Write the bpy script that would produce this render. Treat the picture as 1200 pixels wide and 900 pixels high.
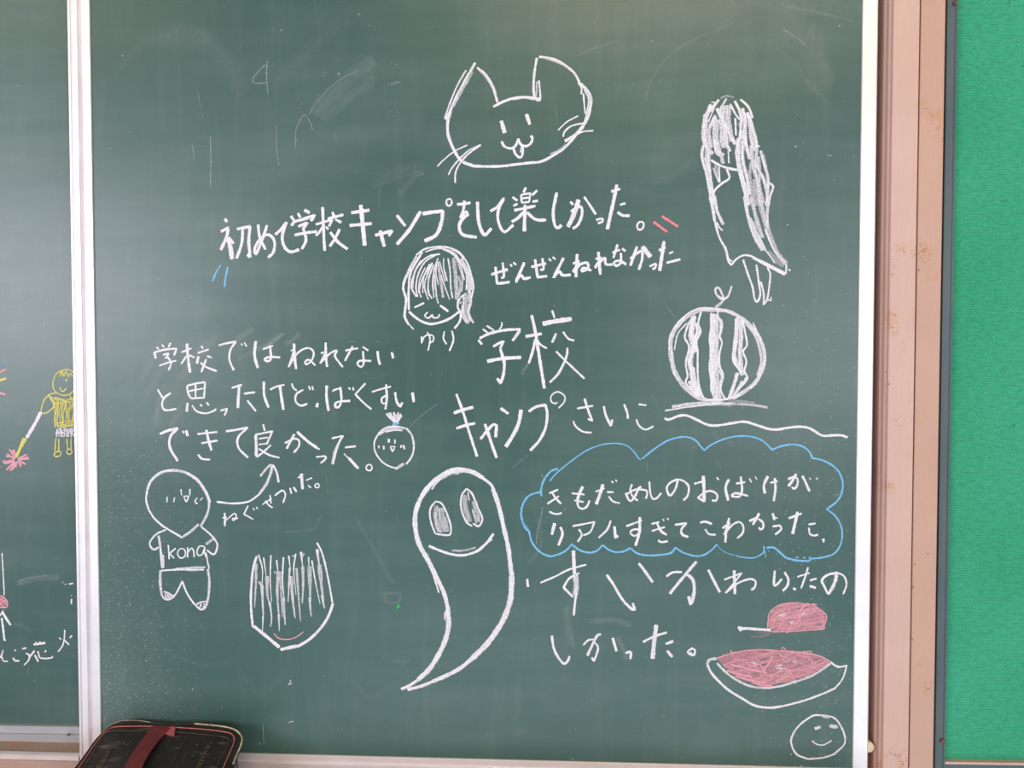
import bpy, bmesh, math, random
from mathutils import Vector, Matrix
random.seed(7)
for o in list(bpy.data.objects):
    bpy.data.objects.remove(o, do_unlink=True)
S = bpy.context.scene
COL = S.collection

# ------------------------------------------------------------------ camera
FPX = 920.0                     # focal length in pixels of the 1200 x 900 frame
CAM = Vector((0.0, -0.83, 1.40))
PITCH, YAW, ROLL = math.radians(1.73), math.radians(1.75), math.radians(0.0)
cd = bpy.data.cameras.new('camera')
cam = bpy.data.objects.new('camera', cd); COL.objects.link(cam)
cd.sensor_width = 36.0; cd.lens = 36.0 * FPX / 1200.0; cd.clip_start = 0.01
ROT = (Matrix.Rotation(YAW, 3, 'Z') @ Matrix.Rotation(math.pi / 2 - PITCH, 3, 'X') @ Matrix.Rotation(ROLL, 3, 'Z'))
cam.matrix_world = Matrix.Translation(CAM) @ ROT.to_4x4()
S.camera = cam

# ------------------------------------------------------------------ light
S.view_settings.view_transform = 'Standard'
S.view_settings.look = 'None'
S.view_settings.gamma = 1.0
S.view_settings.use_curve_mapping = False
S.view_settings.exposure = 0.0
S.cycles.transparent_max_bounces = 64
W = bpy.data.worlds.new('classroom_light'); S.world = W
W.use_nodes = True
# the room around: cool daylight bounced off desks and floor below, a dimmer warm ceiling above
wt = W.node_tree; bg = wt.nodes['Background']
wc = wt.nodes.new('ShaderNodeTexCoord'); wsep = wt.nodes.new('ShaderNodeSeparateXYZ'); wr_ = wt.nodes.new('ShaderNodeValToRGB'); wm = wt.nodes.new('ShaderNodeMapRange')
wt.links.new(wc.outputs['Generated'], wsep.inputs[0]); wt.links.new(wsep.outputs['Z'], wm.inputs[0]); wm.inputs[1].default_value = -0.6; wm.inputs[2].default_value = 0.6
wt.links.new(wm.outputs[0], wr_.inputs[0]); wt.links.new(wr_.outputs[0], bg.inputs[0])
wr_.color_ramp.elements[0].color = (0.84, 1.15, 1.40, 1); wr_.color_ramp.elements[1].color = (0.36, 0.31, 0.20, 1)
e_ = wr_.color_ramp.elements.new(0.5); e_.color = (0.54, 0.53, 0.50, 1)
bg.inputs[1].default_value = 0.70

def area(name, loc, target, sx, sy, power, col):
    l = bpy.data.lights.new(name, 'AREA'); l.shape = 'RECTANGLE'; l.size = sx; l.size_y = sy
    l.energy = power; l.color = col
    o = bpy.data.objects.new(name, l); COL.objects.link(o)
    o.location = loc
    o.rotation_euler = (Vector(target) - Vector(loc)).to_track_quat('-Z', 'Y').to_euler()
    return o
# daylight through the classroom windows on the left, and the warm strip lights of the ceiling
area('window_daylight', (-2.40, -2.7, 1.72), (0, 0, 1.35), 1.75, 0.95, 58, (0.95, 0.89, 1.0))
area('window_daylight_far', (2.1, -4.2, 1.55), (0, 0, 1.35), 2.2, 1.2, 48, (0.95, 0.93, 1.0))
area('ceiling_strip_light', (0.42, -1.9, 2.86), (0.2, 0, 1.5), 1.3, 0.28, 16, (1.0, 0.76, 0.42))
area('ceiling_strip_light_left', (-1.9, -1.9, 2.86), (-0.4, 0, 1.5), 1.0, 0.28, 5, (1.0, 0.72, 0.40))

area('low_fill_light', (0.10, -1.7, 0.32), (0.1, 0, 1.2), 1.8, 0.5, 5.5, (0.84, 0.96, 1.0))  # added unseen fill lamp, low and cool, to brighten the bottom of the board

# ------------------------------------------------------------------ helpers
def ray(px, py):
    return ROT @ Vector(((px - 600.0) / FPX, (450.0 - py) / FPX, -1.0))
def at(px, py, y=0.0):
    """point of the plane at depth y (the blackboard face is y = 0) seen at a pixel of the photograph"""
    d = ray(px, py)
    return CAM + d * ((y - CAM.y) / d.y)

def empty(name, loc, label, cat, group=None):
    o = bpy.data.objects.new(name, None); COL.objects.link(o)
    o.location = loc; o['label'] = label; o['category'] = cat
    o.empty_display_size = 0.05
    if group: o['group'] = group
    return o
def origin(o):
    v = Vector((0, 0, 0))
    while o is not None:
        v += o.location; o = o.parent
    return v
def link(name, me, mat, parent=None, label=None, smooth=False):
    """me holds world coordinates; stored relative to the thing's base"""
    if parent is not None:
        me.transform(Matrix.Translation(-origin(parent)))
    o = bpy.data.objects.new(name, me); COL.objects.link(o)
    if mat is not None: me.materials.append(mat)
    if parent is not None: o.parent = parent
    if label: o['label'] = label
    if smooth:
        for p in me.polygons: p.use_smooth = True
    me.update()
    return o
def bm_mesh(bm, name):
    me = bpy.data.meshes.new(name); bm.normal_update(); bm.to_mesh(me); bm.free(); return me
def bm_box(bm, a, b, bevel=0.0, seg=2):
    r = bmesh.ops.create_cube(bm, size=1.0)
    c = [(a[i] + b[i]) / 2 for i in range(3)]; s = [abs(b[i] - a[i]) for i in range(3)]
    for v in r['verts']:
        v.co = Vector((c[0] + v.co.x * s[0], c[1] + v.co.y * s[1], c[2] + v.co.z * s[2]))
    if bevel > 0:
        es = list({e for v in r['verts'] for e in v.link_edges})
        bmesh.ops.bevel(bm, geom=es, offset=bevel, segments=seg, profile=0.5, affect='EDGES')
def box(name, a, b, mat, parent=None, bevel=0.0, label=None):
    bm = bmesh.new(); bm_box(bm, a, b, bevel); return link(name, bm_mesh(bm, name), mat, parent, label)
def extrude(name, prof, p0, p1, udir, vdir, mat, parent=None, label=None, smooth=False):
    """closed profile [(u, v)] swept from p0 to p1"""
    bm = bmesh.new(); rings = []
    for p in (p0, p1):
        rings.append([bm.verts.new(Vector(p) + Vector(udir) * u + Vector(vdir) * v) for u, v in prof])
    n = len(prof)
    for i in range(n):
        bm.faces.new((rings[0][i], rings[0][(i + 1) % n], rings[1][(i + 1) % n], rings[1][i]))
    bm.faces.new(rings[0][::-1]); bm.faces.new(rings[1])
    bmesh.ops.recalc_face_normals(bm, faces=bm.faces)
    return link(name, bm_mesh(bm, name), mat, parent, label, smooth)

# ------------------------------------------------------------------ materials
def srgb(r, g, b):
    f = lambda c: (c / 255 / 12.92) if c / 255 <= 0.04045 else ((c / 255 + 0.055) / 1.055) ** 2.4
    return (f(r), f(g), f(b), 1)
class NT:
    def __init__(s, name):
        s.m = bpy.data.materials.new(name); s.m.use_nodes = True
        s.t = s.m.node_tree; s.b = s.t.nodes['Principled BSDF']; s.o = s.t.nodes['Material Output']
    def n(s, typ, **kw):
        x = s.t.nodes.new(typ)
        for k, v in kw.items():
            if k.startswith('i_'):
                key = k[2:]; key = int(key) if key.isdigit() else key.replace('_', ' ')
                s.set(x.inputs[key], v)
            else: setattr(x, k, v)
        return x
    def set(s, sock, v):
        if isinstance(v, bpy.types.NodeSocket): s.t.links.new(v, sock)
        else: sock.default_value = v
    def math(s, op, a, b=None, c=None, clamp=False):
        x = s.n('ShaderNodeMath', operation=op); x.use_clamp = clamp
        s.set(x.inputs[0], a)
        if b is not None: s.set(x.inputs[1], b)
        if c is not None: s.set(x.inputs[2], c)
        return x.outputs[0]
    def mix(s, f, a, b):
        x = s.n('ShaderNodeMix', data_type='RGBA')
        s.set(x.inputs[0], f); s.set(x.inputs[6], a); s.set(x.inputs[7], b)
        return x.outputs[2]
    def rng(s, v, a, b, c=0.0, d=1.0):
        x = s.n('ShaderNodeMapRange'); x.clamp = True
        s.set(x.inputs[0], v)
        for i, q in enumerate((a, b, c, d)): s.set(x.inputs[i + 1], q)
        return x.outputs[0]
    def coords(s, scale=(1, 1, 1), rot=(0, 0, 0), kind='Object'):
        tc = s.n('ShaderNodeTexCoord'); mp = s.n('ShaderNodeMapping')
        s.t.links.new(tc.outputs[kind], mp.inputs[0]); mp.inputs[2].default_value = rot; mp.inputs[3].default_value = scale
        return mp.outputs[0]
    def noise(s, vec, scale=1.0, detail=3.0, rough=0.55):
        x = s.n('ShaderNodeTexNoise'); s.t.links.new(vec, x.inputs['Vector'])
        x.inputs['Scale'].default_value = scale; x.inputs['Detail'].default_value = detail; x.inputs['Roughness'].default_value = rough
        return x.outputs[0]
    def bump(s, h, strength, dist):
        x = s.n('ShaderNodeBump'); x.inputs['Strength'].default_value = strength; x.inputs['Distance'].default_value = dist
        s.t.links.new(h, x.inputs['Height']); s.t.links.new(x.outputs[0], s.b.inputs['Normal'])

def mat_board():
    k = NT('blackboard_green'); v = k.coords()
    cloud = k.noise(v, 3.2, 4, 0.6)
    wipe = k.noise(k.coords((5, 1, 34), (0, math.radians(28), 0)), 1.0, 4, 0.6)
    wipe2 = k.noise(k.coords((60, 1, 7)), 1.0, 3, 0.6)
    fine = k.noise(v, 700, 2, 0.6)
    c = k.mix(k.rng(cloud, 0.3, 0.7), srgb(53, 86, 81), srgb(62, 94, 89))
    dust = k.math('ADD', k.rng(k.math('MULTIPLY', cloud, wipe), 0.2, 0.45, 0.0, 0.055), k.rng(wipe2, 0.5, 0.8, 0.0, 0.03))
    dust = k.math('ADD', dust, k.rng(fine, 0.4, 0.75, 0.0, 0.035))
    c = k.mix(dust, c, srgb(205, 210, 208))
    # chalk specks that settled along the side frames
    vor = k.n('ShaderNodeTexVoronoi'); vor.inputs['Scale'].default_value = 760; k.t.links.new(v, vor.inputs['Vector'])
    sep = k.n('ShaderNodeSeparateXYZ'); k.t.links.new(v, sep.inputs[0])
    sc = k.n('ShaderNodeSeparateColor'); k.t.links.new(vor.outputs['Color'], sc.inputs[0])
    low = k.rng(sep.outputs['Z'], 0.42, 0.06)
    left = k.math('MULTIPLY', k.rng(sep.outputs['X'], -0.28, -0.42), low)
    right = k.math('MULTIPLY', k.rng(sep.outputs['X'], 0.29, 0.37), k.rng(sep.outputs['Z'], 0.6, 0.1))
    near = k.math('MAXIMUM', k.math('MULTIPLY', right, 0.2), left)
    near = k.math('MAXIMUM', near, 0.004)
    dot = k.math('MULTIPLY', k.math('LESS_THAN', vor.outputs['Distance'], k.math('MULTIPLY', sc.outputs[1], 0.46)),
                 k.math('LESS_THAN', sc.outputs[0], k.math('MULTIPLY', near, 0.55)))
    c = k.mix(k.math('MULTIPLY', dot, 0.30), c, srgb(215, 220, 222))
    c = k.mix(k.math('MULTIPLY', left, 0.09), c, srgb(205, 210, 208))
    k.t.links.new(c, k.b.inputs['Base Color'])
    k.t.links.new(k.rng(cloud, 0.3, 0.7, 0.29, 0.33), k.b.inputs['Roughness'])
    k.b.inputs['Specular IOR Level'].default_value = 0.5
    k.bump(k.noise(v, 900, 2, 0.6), 0.15, 0.0004)
    return k.m

def mat_alu(name='brushed_aluminium', base=(242, 236, 240), rough=0.36, metal=0.5):
    k = NT(name); n = k.noise(k.coords((900, 900, 14)), 1.0, 3); b = k.noise(k.coords(), 24, 4)
    k.t.links.new(k.mix(k.rng(b, 0.4, 0.75, 0.0, 0.35), srgb(*base), srgb(214, 204, 206)), k.b.inputs['Base Color'])
    k.b.inputs['Metallic'].default_value = metal
    k.t.links.new(k.rng(n, 0.3, 0.7, rough - 0.05, rough + 0.07), k.b.inputs['Roughness'])
    return k.m
def mat_paint(name, a, b, rough=0.45, rust=True):
    k = NT(name); v = k.coords(); n = k.noise(v, 11, 5, 0.6)
    c = k.mix(k.rng(n, 0.35, 0.7), srgb(*a), srgb(*b))
    brush = k.noise(k.coords((700, 700, 40)), 1.0, 2)
    c = k.mix(k.rng(brush, 0.4, 0.8, 0.0, 0.12), c, srgb(150, 118, 100))
    if rust:
        patch = k.rng(k.noise(v, 16, 2), 0.58, 0.66); sp = k.rng(k.noise(v, 420, 2), 0.60, 0.66)
        c = k.mix(k.math('MULTIPLY', k.math('MULTIPLY', patch, k.rng(k.noise(v, 90, 3), 0.48, 0.60)), 0.55), c, srgb(198, 140, 96))
        c = k.mix(k.math('MULTIPLY', k.math('MULTIPLY', patch, sp), 0.75), c, srgb(120, 78, 52))
        vor = k.n('ShaderNodeTexVoronoi'); vor.inputs['Scale'].default_value = 70; k.t.links.new(v, vor.inputs['Vector'])
        sc = k.n('ShaderNodeSeparateColor'); k.t.links.new(vor.outputs['Color'], sc.inputs[0])
        d = k.math('MULTIPLY', k.math('LESS_THAN', vor.outputs['Distance'], 0.07), k.math('GREATER_THAN', sc.outputs[0], 0.80))
        c = k.mix(k.math('MULTIPLY', d, 0.75), c, srgb(95, 60, 48))
    k.t.links.new(c, k.b.inputs['Base Color']); k.b.inputs['Roughness'].default_value = rough
    k.bump(brush, 0.12, 0.0004)
    return k.m
def mat_cloth():
    k = NT('notice_board_cloth'); v = k.coords()
    rib = k.noise(k.coords((85, 1, 560)), 1.0, 2, 0.5); grain = k.noise(k.coords((520, 1, 760)), 1.0, 2)
    fade = k.noise(v, 6, 4)
    c = k.mix(k.rng(fade, 0.35, 0.7), srgb(44, 152, 112), srgb(56, 163, 126))
    sz = k.n('ShaderNodeSeparateXYZ'); k.t.links.new(v, sz.inputs[0])
    wav = k.math('SINE', k.math('MULTIPLY', sz.outputs['Z'], 2 * math.pi / 0.00185))
    lines = k.math('MULTIPLY', k.rng(wav, -0.2, 0.9), k.rng(k.noise(k.coords((120, 1, 330)), 1.0, 2), 0.40, 0.62))
    c = k.mix(k.math('MULTIPLY', lines, 0.62), c, srgb(14, 104, 72))
    c = k.mix(k.rng(grain, 0.52, 0.7, 0.0, 0.35), c, srgb(112, 205, 160))
    sp = k.math('MULTIPLY', k.rng(k.noise(v, 75, 2), 0.70, 0.74), 0.55)
    c = k.mix(sp, c, srgb(38, 92, 66))
    k.t.links.new(c, k.b.inputs['Base Color']); k.b.inputs['Roughness'].default_value = 0.9
    k.bump(k.math('SUBTRACT', grain, lines), 0.35, 0.0006)
    return k.m
def mat_plain(name, a, b=None, rough=0.6, scale=60, bump=0.0, metal=0.0):
    k = NT(name); n = k.noise(k.coords(), scale, 4)
    k.t.links.new(k.mix(k.rng(n, 0.3, 0.7), srgb(*a), srgb(*(b or a))), k.b.inputs['Base Color'])
    k.b.inputs['Roughness'].default_value = rough; k.b.inputs['Metallic'].default_value = metal
    if bump: k.bump(k.noise(k.coords(), scale * 6, 3), bump, 0.0006)
    return k.m
def mat_leather():
    k = NT('worn_black_leatherette'); v = k.coords()
    c = k.mix(k.rng(k.noise(v, 40, 4), 0.3, 0.7), srgb(24, 21, 24), srgb(38, 34, 36))
    sc = k.rng(k.noise(k.coords((40, 120, 120), (0, 0.6, 0)), 1.0, 4), 0.6, 0.75, 0, 0.35)
    c = k.mix(sc, c, srgb(140, 132, 128))
    dots = k.rng(k.noise(v, 420, 1), 0.70, 0.74, 0, 0.35)
    c = k.mix(dots, c, srgb(160, 145, 130))
    k.t.links.new(c, k.b.inputs['Base Color']); k.b.inputs['Roughness'].default_value = 0.5
    k.bump(k.noise(v, 900, 3), 0.25, 0.0005)
    return k.m
def mat_chalk(name, col, soft=False):
    """chalk lying in the grain of the board: attribute 'chalk' says how hard it was pressed"""
    k = NT(name)
    at_ = k.n('ShaderNodeAttribute'); at_.attribute_name = 'chalk'; den = at_.outputs['Fac']
    uv = k.n('ShaderNodeUVMap'); sep = k.n('ShaderNodeSeparateXYZ'); k.t.links.new(uv.outputs[0], sep.inputs[0])
    u, w = sep.outputs[0], sep.outputs[1]
    cmb = k.n('ShaderNodeCombineXYZ')
    k.set(cmb.inputs[0], k.math('MULTIPLY', u, 55.0)); k.set(cmb.inputs[1], k.math('MULTIPLY', w, 3.2)); 
    streak = k.noise(cmb.outputs[0], 1.0, 3, 0.6)
    grain = k.noise(k.coords(), 1150, 2, 0.6)
    e = k.math('ABSOLUTE', w)
    if soft:
        a = k.math('SUBTRACT', 1.0, k.math('POWER', e, 1.6), clamp=True)
        a = k.math('MULTIPLY', a, k.rng(streak, 0.3, 0.72, 0.25, 1.3))
        a = k.math('MULTIPLY', a, k.rng(grain, 0.3, 0.7, 0.7, 1.25))
        a = k.math('MULTIPLY', a, den, clamp=True)
    else:
        amp = k.math('MULTIPLY', k.rng(den, 0.1, 0.7, 0.5, 1.75), k.math('ADD', k.math('SUBTRACT', streak, 0.5), k.math('MULTIPLY', k.math('SUBTRACT', grain, 0.5), 0.7)))
        a = k.math('ADD', k.math('MULTIPLY', den, 1.38), amp)
        a = k.math('SUBTRACT', a, 0.22)
        a = k.math('SUBTRACT', a, k.math('MULTIPLY', k.math('MULTIPLY', k.math('POWER', e, 4.0), den), 0.55), clamp=True)
    c = k.mix(k.rng(grain, 0.3, 0.7), srgb(*[x * 0.93 for x in col]), srgb(*[min(255, x * 1.04) for x in col]))
    k.t.links.new(c, k.b.inputs['Base Color']); k.b.inputs['Roughness'].default_value = 1.0
    k.b.inputs['Specular IOR Level'].default_value = 0.1
    k.t.links.new(a, k.b.inputs['Alpha'])
    return k.m

M_BOARD = mat_board()
M_ALU = mat_alu()
M_RAIL = mat_alu('dull_aluminium_rail', (178, 184, 190), 0.5, 0.5)
M_BEIGE = mat_paint('beige_steel_paint', (209, 173, 161), (201, 164, 151))
M_DUSTY = mat_paint('dusty_beige_paint', (184, 160, 152), (172, 146, 136), 0.6)
M_TAN = mat_paint('tan_steel_casing', (200, 159, 142), (192, 152, 134))  # casing tone, slightly darker and more tan than the post
M_DARKFRAME = mat_paint('dark_grey_green_paint', (80, 96, 102), (68, 84, 90), 0.5, rust=False)
M_CLOTH = mat_cloth()
M_RUST = mat_plain('rusty_screw_metal', (146, 96, 66), (80, 56, 46), 0.55, 300, 0.3, 0.4)
M_RUBBER = mat_plain('cream_plastic', (226, 208, 186), (214, 196, 174), 0.5)
M_DARKGAP = mat_plain('dark_rubber_seal', (52, 44, 44), (40, 34, 34), 0.8)
M_WALL = mat_plain('painted_plaster', (216, 208, 196), (206, 198, 186), 0.8, 8, 0.15)
M_LEATHER = mat_leather()
M_STRAP = mat_plain('dark_red_webbing', (112, 44, 50), (96, 36, 43), 0.75, 90, 0.3)
M_STRAPEND = mat_plain('faded_pink_webbing', (176, 92, 102), (156, 78, 88), 0.8, 200, 0.3)
M_STITCH = mat_plain('pink_thread', (214, 128, 124), (188, 98, 98), 0.8, 400, 0.3)
M_WORN = mat_plain('worn_cream_edge', (222, 205, 180), (120, 104, 92), 0.85, 160, 0.3)
M_FELT = mat_plain('grey_felt', (120, 118, 122), (96, 94, 100), 1.0, 200, 0.5)
M_EMBOSS = mat_plain('worn_gilt_line', (112, 96, 80), (62, 54, 50), 0.6, 260)
WHITE, PINK, BLUE, YELLOW, GREEN, RED = (mat_chalk('white_chalk', (233, 228, 235)), mat_chalk('pink_chalk', (224, 160, 173)),
    mat_chalk('blue_chalk', (128, 190, 232)), mat_chalk('yellow_chalk', (222, 210, 122)), mat_chalk('green_chalk', (70, 205, 90)), mat_chalk('red_chalk', (248, 136, 148)))
SMUDGE = mat_chalk('smeared_chalk_dust', (214, 216, 216), True)

# ------------------------------------------------------------------ the setting
def X(px, py, y): return at(px, py, y).x
def Zc(px, py, y): return at(px, py, y).z
w = box('wall_back', (-2.2, 0.064, 0.0), (2.2, 0.16, 2.9), M_WALL); w['kind'] = 'structure'

# ------------------------------------------------------------------ front sliding blackboard
ZT = Zc(600, -150, 0)
XL0, XL1 = X(85.6, 430, -0.0018), X(111.6, 430, -0.0018)
XR0, XR1 = X(1005.4, 450, -0.002), X(1023.2, 450, -0.002)
RA, RB = at(117, 880.3, -0.005), at(1004, 903.0, -0.005)      # upper edge of the bottom rail
ZB = RB.z - 0.016
front = empty('blackboard', (0.5 * (XL0 + XR1), 0.0, ZB), 'large green sliding blackboard in silver frame, covered with white chalk drawings and Japanese writing', 'blackboard')
box('writing_surface', (XL1 - 0.002, 0.0, ZB), (XR1 - 0.004, 0.011, ZT), M_BOARD, front)
wl = XL1 - XL0
prof = [(0, -0.012), (0, 0.0015), (0.0006, 0.0019), (0.10 * wl, 0.0019), (0.13 * wl, 0.0006), (0.28 * wl, 0.0003), (0.31 * wl, 0.0014), (0.41 * wl, 0.0014),
        (0.435 * wl, -0.0035), (0.60 * wl, -0.0035), (0.625 * wl, 0.0016), (0.98 * wl, 0.0019), (1.0 * wl, 0.0012), (1.0 * wl, -0.012)]
extrude('frame_stile', prof, (XL0, 0, ZB - 0.001), (XL0, 0, ZT), (1, 0, 0), (0, -1, 0), M_ALU, front)
wr = XR1 - XR0
prof = [(0, -0.012), (0, 0.0010), (0.0006, 0.0018), (wr - 0.0012, 0.0024), (wr, 0.0016), (wr, -0.012)]
extrude('frame_stile', prof, (XR0, 0, ZB - 0.003), (XR0, 0, ZT), (1, 0, 0), (0, -1, 0), M_ALU, front)
prof = [(0, -0.011), (0, 0.0014), (-0.0006, 0.0020), (-0.0076, 0.0016), (-0.0080, 0.0034), (-0.0096, 0.0036), (-0.0102, 0.0020), (-0.0180, 0.0018), (-0.0185, -0.011)]
prof = [(b, a) for a, b in prof]
extrude('bottom_rail', [(u, v) for u, v in prof], (XL1 - 0.001, 0, RA.z), (XR0 + 0.001, 0, RB.z), (0, -1, 0), (0, 0, 1), M_ALU, front)
box('top_rail', (XL0, -0.008, ZT - 0.002), (XR1, 0.012, ZT + 0.022), M_RAIL, front, 0.001)
def disc(name, c, r, d, mat, parent, axis='Y', label=None, seg=28):
    bm = bmesh.new()
    bmesh.ops.create_cone(bm, cap_ends=True, segments=seg, radius1=r, radius2=r, depth=d)
    es = [e for e in bm.edges if len({round(v.co.z, 6) for v in e.verts}) == 1]
    bmesh.ops.bevel(bm, geom=es, offset=min(r, d) * 0.25, segments=2, profile=0.5, affect='EDGES')
    R = Matrix.Rotation(math.pi / 2, 4, 'X') if axis == 'Y' else Matrix.Identity(4)
    bm.transform(Matrix.Translation(c) @ R)
    return link(name, bm_mesh(bm, name), mat, parent, label)
c = at(1016.4, 873.5, 0.004); c.y = 0.003
disc('edge_bumper', c, 0.0058, 0.008, M_RUBBER, front, label='round cream plastic bumper sticking out of the right edge')

# ------------------------------------------------------------------ rear sliding blackboard, seen at the left edge
YR = 0.034
XRL, XRR = X(-480, 430, YR), X(128, 430, YR)
a, b = at(0, 850.4, YR - 0.006), at(92, 851.8, YR - 0.006)
s = (b.z - a.z) / (b.x - a.x); zra = a.z + (XRL - a.x) * s; zrb = a.z + (XRR - a.x) * s
h = a.z - Zc(0, 871.0, YR - 0.006)
rear = empty('blackboard', (0.5 * (XRL + XRR), YR, zra - h), 'green blackboard panel at left edge, behind the silver stile, with a yellow chalk child', 'blackboard')
box('writing_surface', (XRL, YR, zra - h * 0.6), (XRR, YR + 0.010, ZT - 0.02), M_BOARD, rear)
prof = [(-0.010, 0), (0.0045, 0), (0.0055, -0.0006), (0.0055, -0.40 * h), (0.0078, -0.44 * h), (0.0078, -0.53 * h), (0.0050, -0.58 * h), (0.0050, -0.97 * h), (0.004, -h), (-0.010, -h)]
extrude('bottom_rail', prof, (XRL, YR, zra), (XRR, YR, zrb), (0, -1, 0), (0, 0, 1), M_RAIL, rear)
box('frame_stile', (XRR, YR - 0.006, zrb - h), (XRR + 0.012, YR + 0.010, ZT - 0.02), M_ALU, rear, 0.001)
c = at(80.5, 861.0, YR - 0.009)
disc('rail_screw', c, 0.0014, 0.002, M_RUST, rear, label='small rusty screw in the rail')

# ------------------------------------------------------------------ fixed steel frame that carries both boards
frame = empty('steel_post', (X(1071, 450, 0), 0.06, ZB - 0.1), 'beige painted two-part steel post between green blackboard and green notice board', 'post')
tray = empty('chalk_tray', (0.0, 0.06, ZB - 0.1), 'beige chalk tray below the blackboards that the black eraser lies in', 'chalk tray')
XA0, XA1, XB0, XB1 = X(1041.2, 450, -0.012), X(1071.4, 450, -0.012), X(1072.6, 450, -0.010), X(1102.0, 450, -0.010)
ZP0, ZP1 = ZB - 0.14, ZT + 0.03
prof = [(-0.0026, 0.0635), (-0.0026, 0.004), (-0.0014, 0.0015), (-0.0014, -0.0045), (0.0, -0.0065), (0.0, -0.0112), (0.0008, -0.0120), (XA1 - XA0 - 0.0006, -0.0120), (XA1 - XA0, -0.0114), (XA1 - XA0, 0.0635)]
extrude('side_post', prof, (XA0, 0, ZP0), (XA0, 0, ZP1), (1, 0, 0), (0, 1, 0), M_BEIGE, frame)
wb = XB1 - XB0
prof = [(0, 0.0635), (0, -0.0096), (0.0005, -0.0102), (wb - 0.0012, -0.0092), (wb, -0.0080), (wb, 0.0635)]
extrude('side_casing', prof, (XB0, 0, ZP0), (XB0, 0, ZP1), (1, 0, 0), (0, 1, 0), M_TAN, frame, label='slightly darker tan steel casing')
t_ = box('trim_1', (XRL, 0.052, ZP0), (XA0 - 0.005, 0.063, ZP1), M_BEIGE); t_['kind'] = 'structure'
ga, gb = at(0, 883.2, -0.002), at(92, 885.5, -0.002)
s = (gb.z - ga.z) / (gb.x - ga.x)
gz = lambda x: ga.z + (x - ga.x) * s
prof = [(-0.004, 0.0), (0.0016, 0.0), (0.003, -0.0012), (0.003, -0.0052), (0.0016, -0.0066), (-0.004, -0.0066)]
lrail = empty('guide_rail', (0.5 * (XRL + XL0), 0.0, gz(XRL) - 0.09), 'silver guide rail on a beige sill, below the rear blackboard left of the eraser', 'rail')
extrude('rail_strip', prof, (XRL, 0, gz(XRL)), (XL0 - 0.0005, 0, gz(XL0)), (0, -1, 0), (0, 0, 1), M_ALU, lrail)
# eraser plane first: it lies tilted in the tray
EP0 = at(205, 851, -0.016)
PHI = math.radians(16)
EN = Vector((0, -math.sin(PHI), math.cos(PHI)))
def on_eraser(px, py, lift=0.0):
    d = ray(px, py); p0 = EP0 + EN * lift
    return CAM + d * ((p0 - CAM).dot(EN) / d.dot(EN))
ETH = 0.056
ZTRAY = (on_eraser(150, 920) - EN * ETH).z - 0.003
prof = [(-0.0045, 0.005), (-0.0055, 0.005), (-0.0075, 0.0), (-0.092, 0.0), (-0.095, 0.003), (-0.095, 0.007), (-0.0965, 0.008), (-0.098, 0.007), (-0.098, -0.006), (-0.0045, -0.006)]
extrude('tray_channel', prof, (XRL, 0, ZTRAY), (XA0 - 0.005, 0, ZTRAY), (0, 1, 0), (0, 0, 1), M_BEIGE, tray)
prof = [(0.006, 0.0), (-0.002, 0.0), (-0.002, -0.020), (0.006, -0.020)]
extrude('sill', prof, (XRL, 0, gz(XRL) - 0.0068), (XL0 - 0.0005, 0, gz(XL0) - 0.0068), (0, 1, 0), (0, 0, 1), M_DUSTY, lrail, label='beige painted sill')
extrude('track_bed', [(0.0042, -0.0015), (0.050, -0.0015), (0.050, -0.006), (0.0042, -0.006)], (XRL, 0, gz(XRL)), (XL0 - 0.0005, 0, gz(XL0)), (0, 1, 0), (0, 0, 1), M_DUSTY, lrail, label='dusty beige bed of the sliding track')
box('tray_bracket', (XRL, -0.090, ZTRAY - 0.020), (XA0 - 0.006, 0.051, ZTRAY - 0.0075), M_BEIGE, tray)

# ------------------------------------------------------------------ notice board
nz = Zc(1150, 892.0, 0.0)
XN0, XN1, XN2 = X(1102.8, 450, -0.004), X(1115.2, 450, -0.004), 1.15
notice = empty('notice_board', (0.85, 0.03, nz - 0.03), 'bright green cloth notice board in dark grey frame, right of the beige post', 'notice board')
box('cloth_panel', (XN1 - 0.003, 0.003, nz - 0.004), (XN2, 0.05, ZT), M_CLOTH, notice)
ws = XN1 - XN0
prof = [(0.0002, 0.0635), (0.0002, -0.0030), (0.0006, -0.0036), (0.76 * ws, -0.0036), (0.80 * ws, -0.0046), (0.94 * ws, -0.0046), (ws, -0.0036), (ws, 0.0635)]
extrude('frame_strip', prof, (XN0, 0, nz - 0.06), (XN0, 0, ZT + 0.02), (1, 0, 0), (0, 1, 0), M_DARKFRAME, notice, label='dark grey upright strip')
box('frame_strip', (XN1 - 0.001, -0.003, nz - 0.06), (XN2, 0.063, nz - 0.0022), M_DARKFRAME, notice, 0.0008, label='dark grey bottom strip')
box('edge_bead', (XN1 - 0.001, -0.0034, nz - 0.0022), (XN2, 0.004, nz + 0.0004), M_BEIGE, notice, 0.0003, label='thin beige bead under the cloth')
for px, py in ((1119.5, 3.5), (1104.3, 868.5)):
    c = at(px, py, -0.0050); disc('frame_screw', c, 0.0021, 0.003, M_RUST, notice, label='rusty screw head')
box('wall_filler', (XN1, 0.05, nz - 0.002), (XN2, 0.063, ZT), M_WALL, notice)

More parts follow.
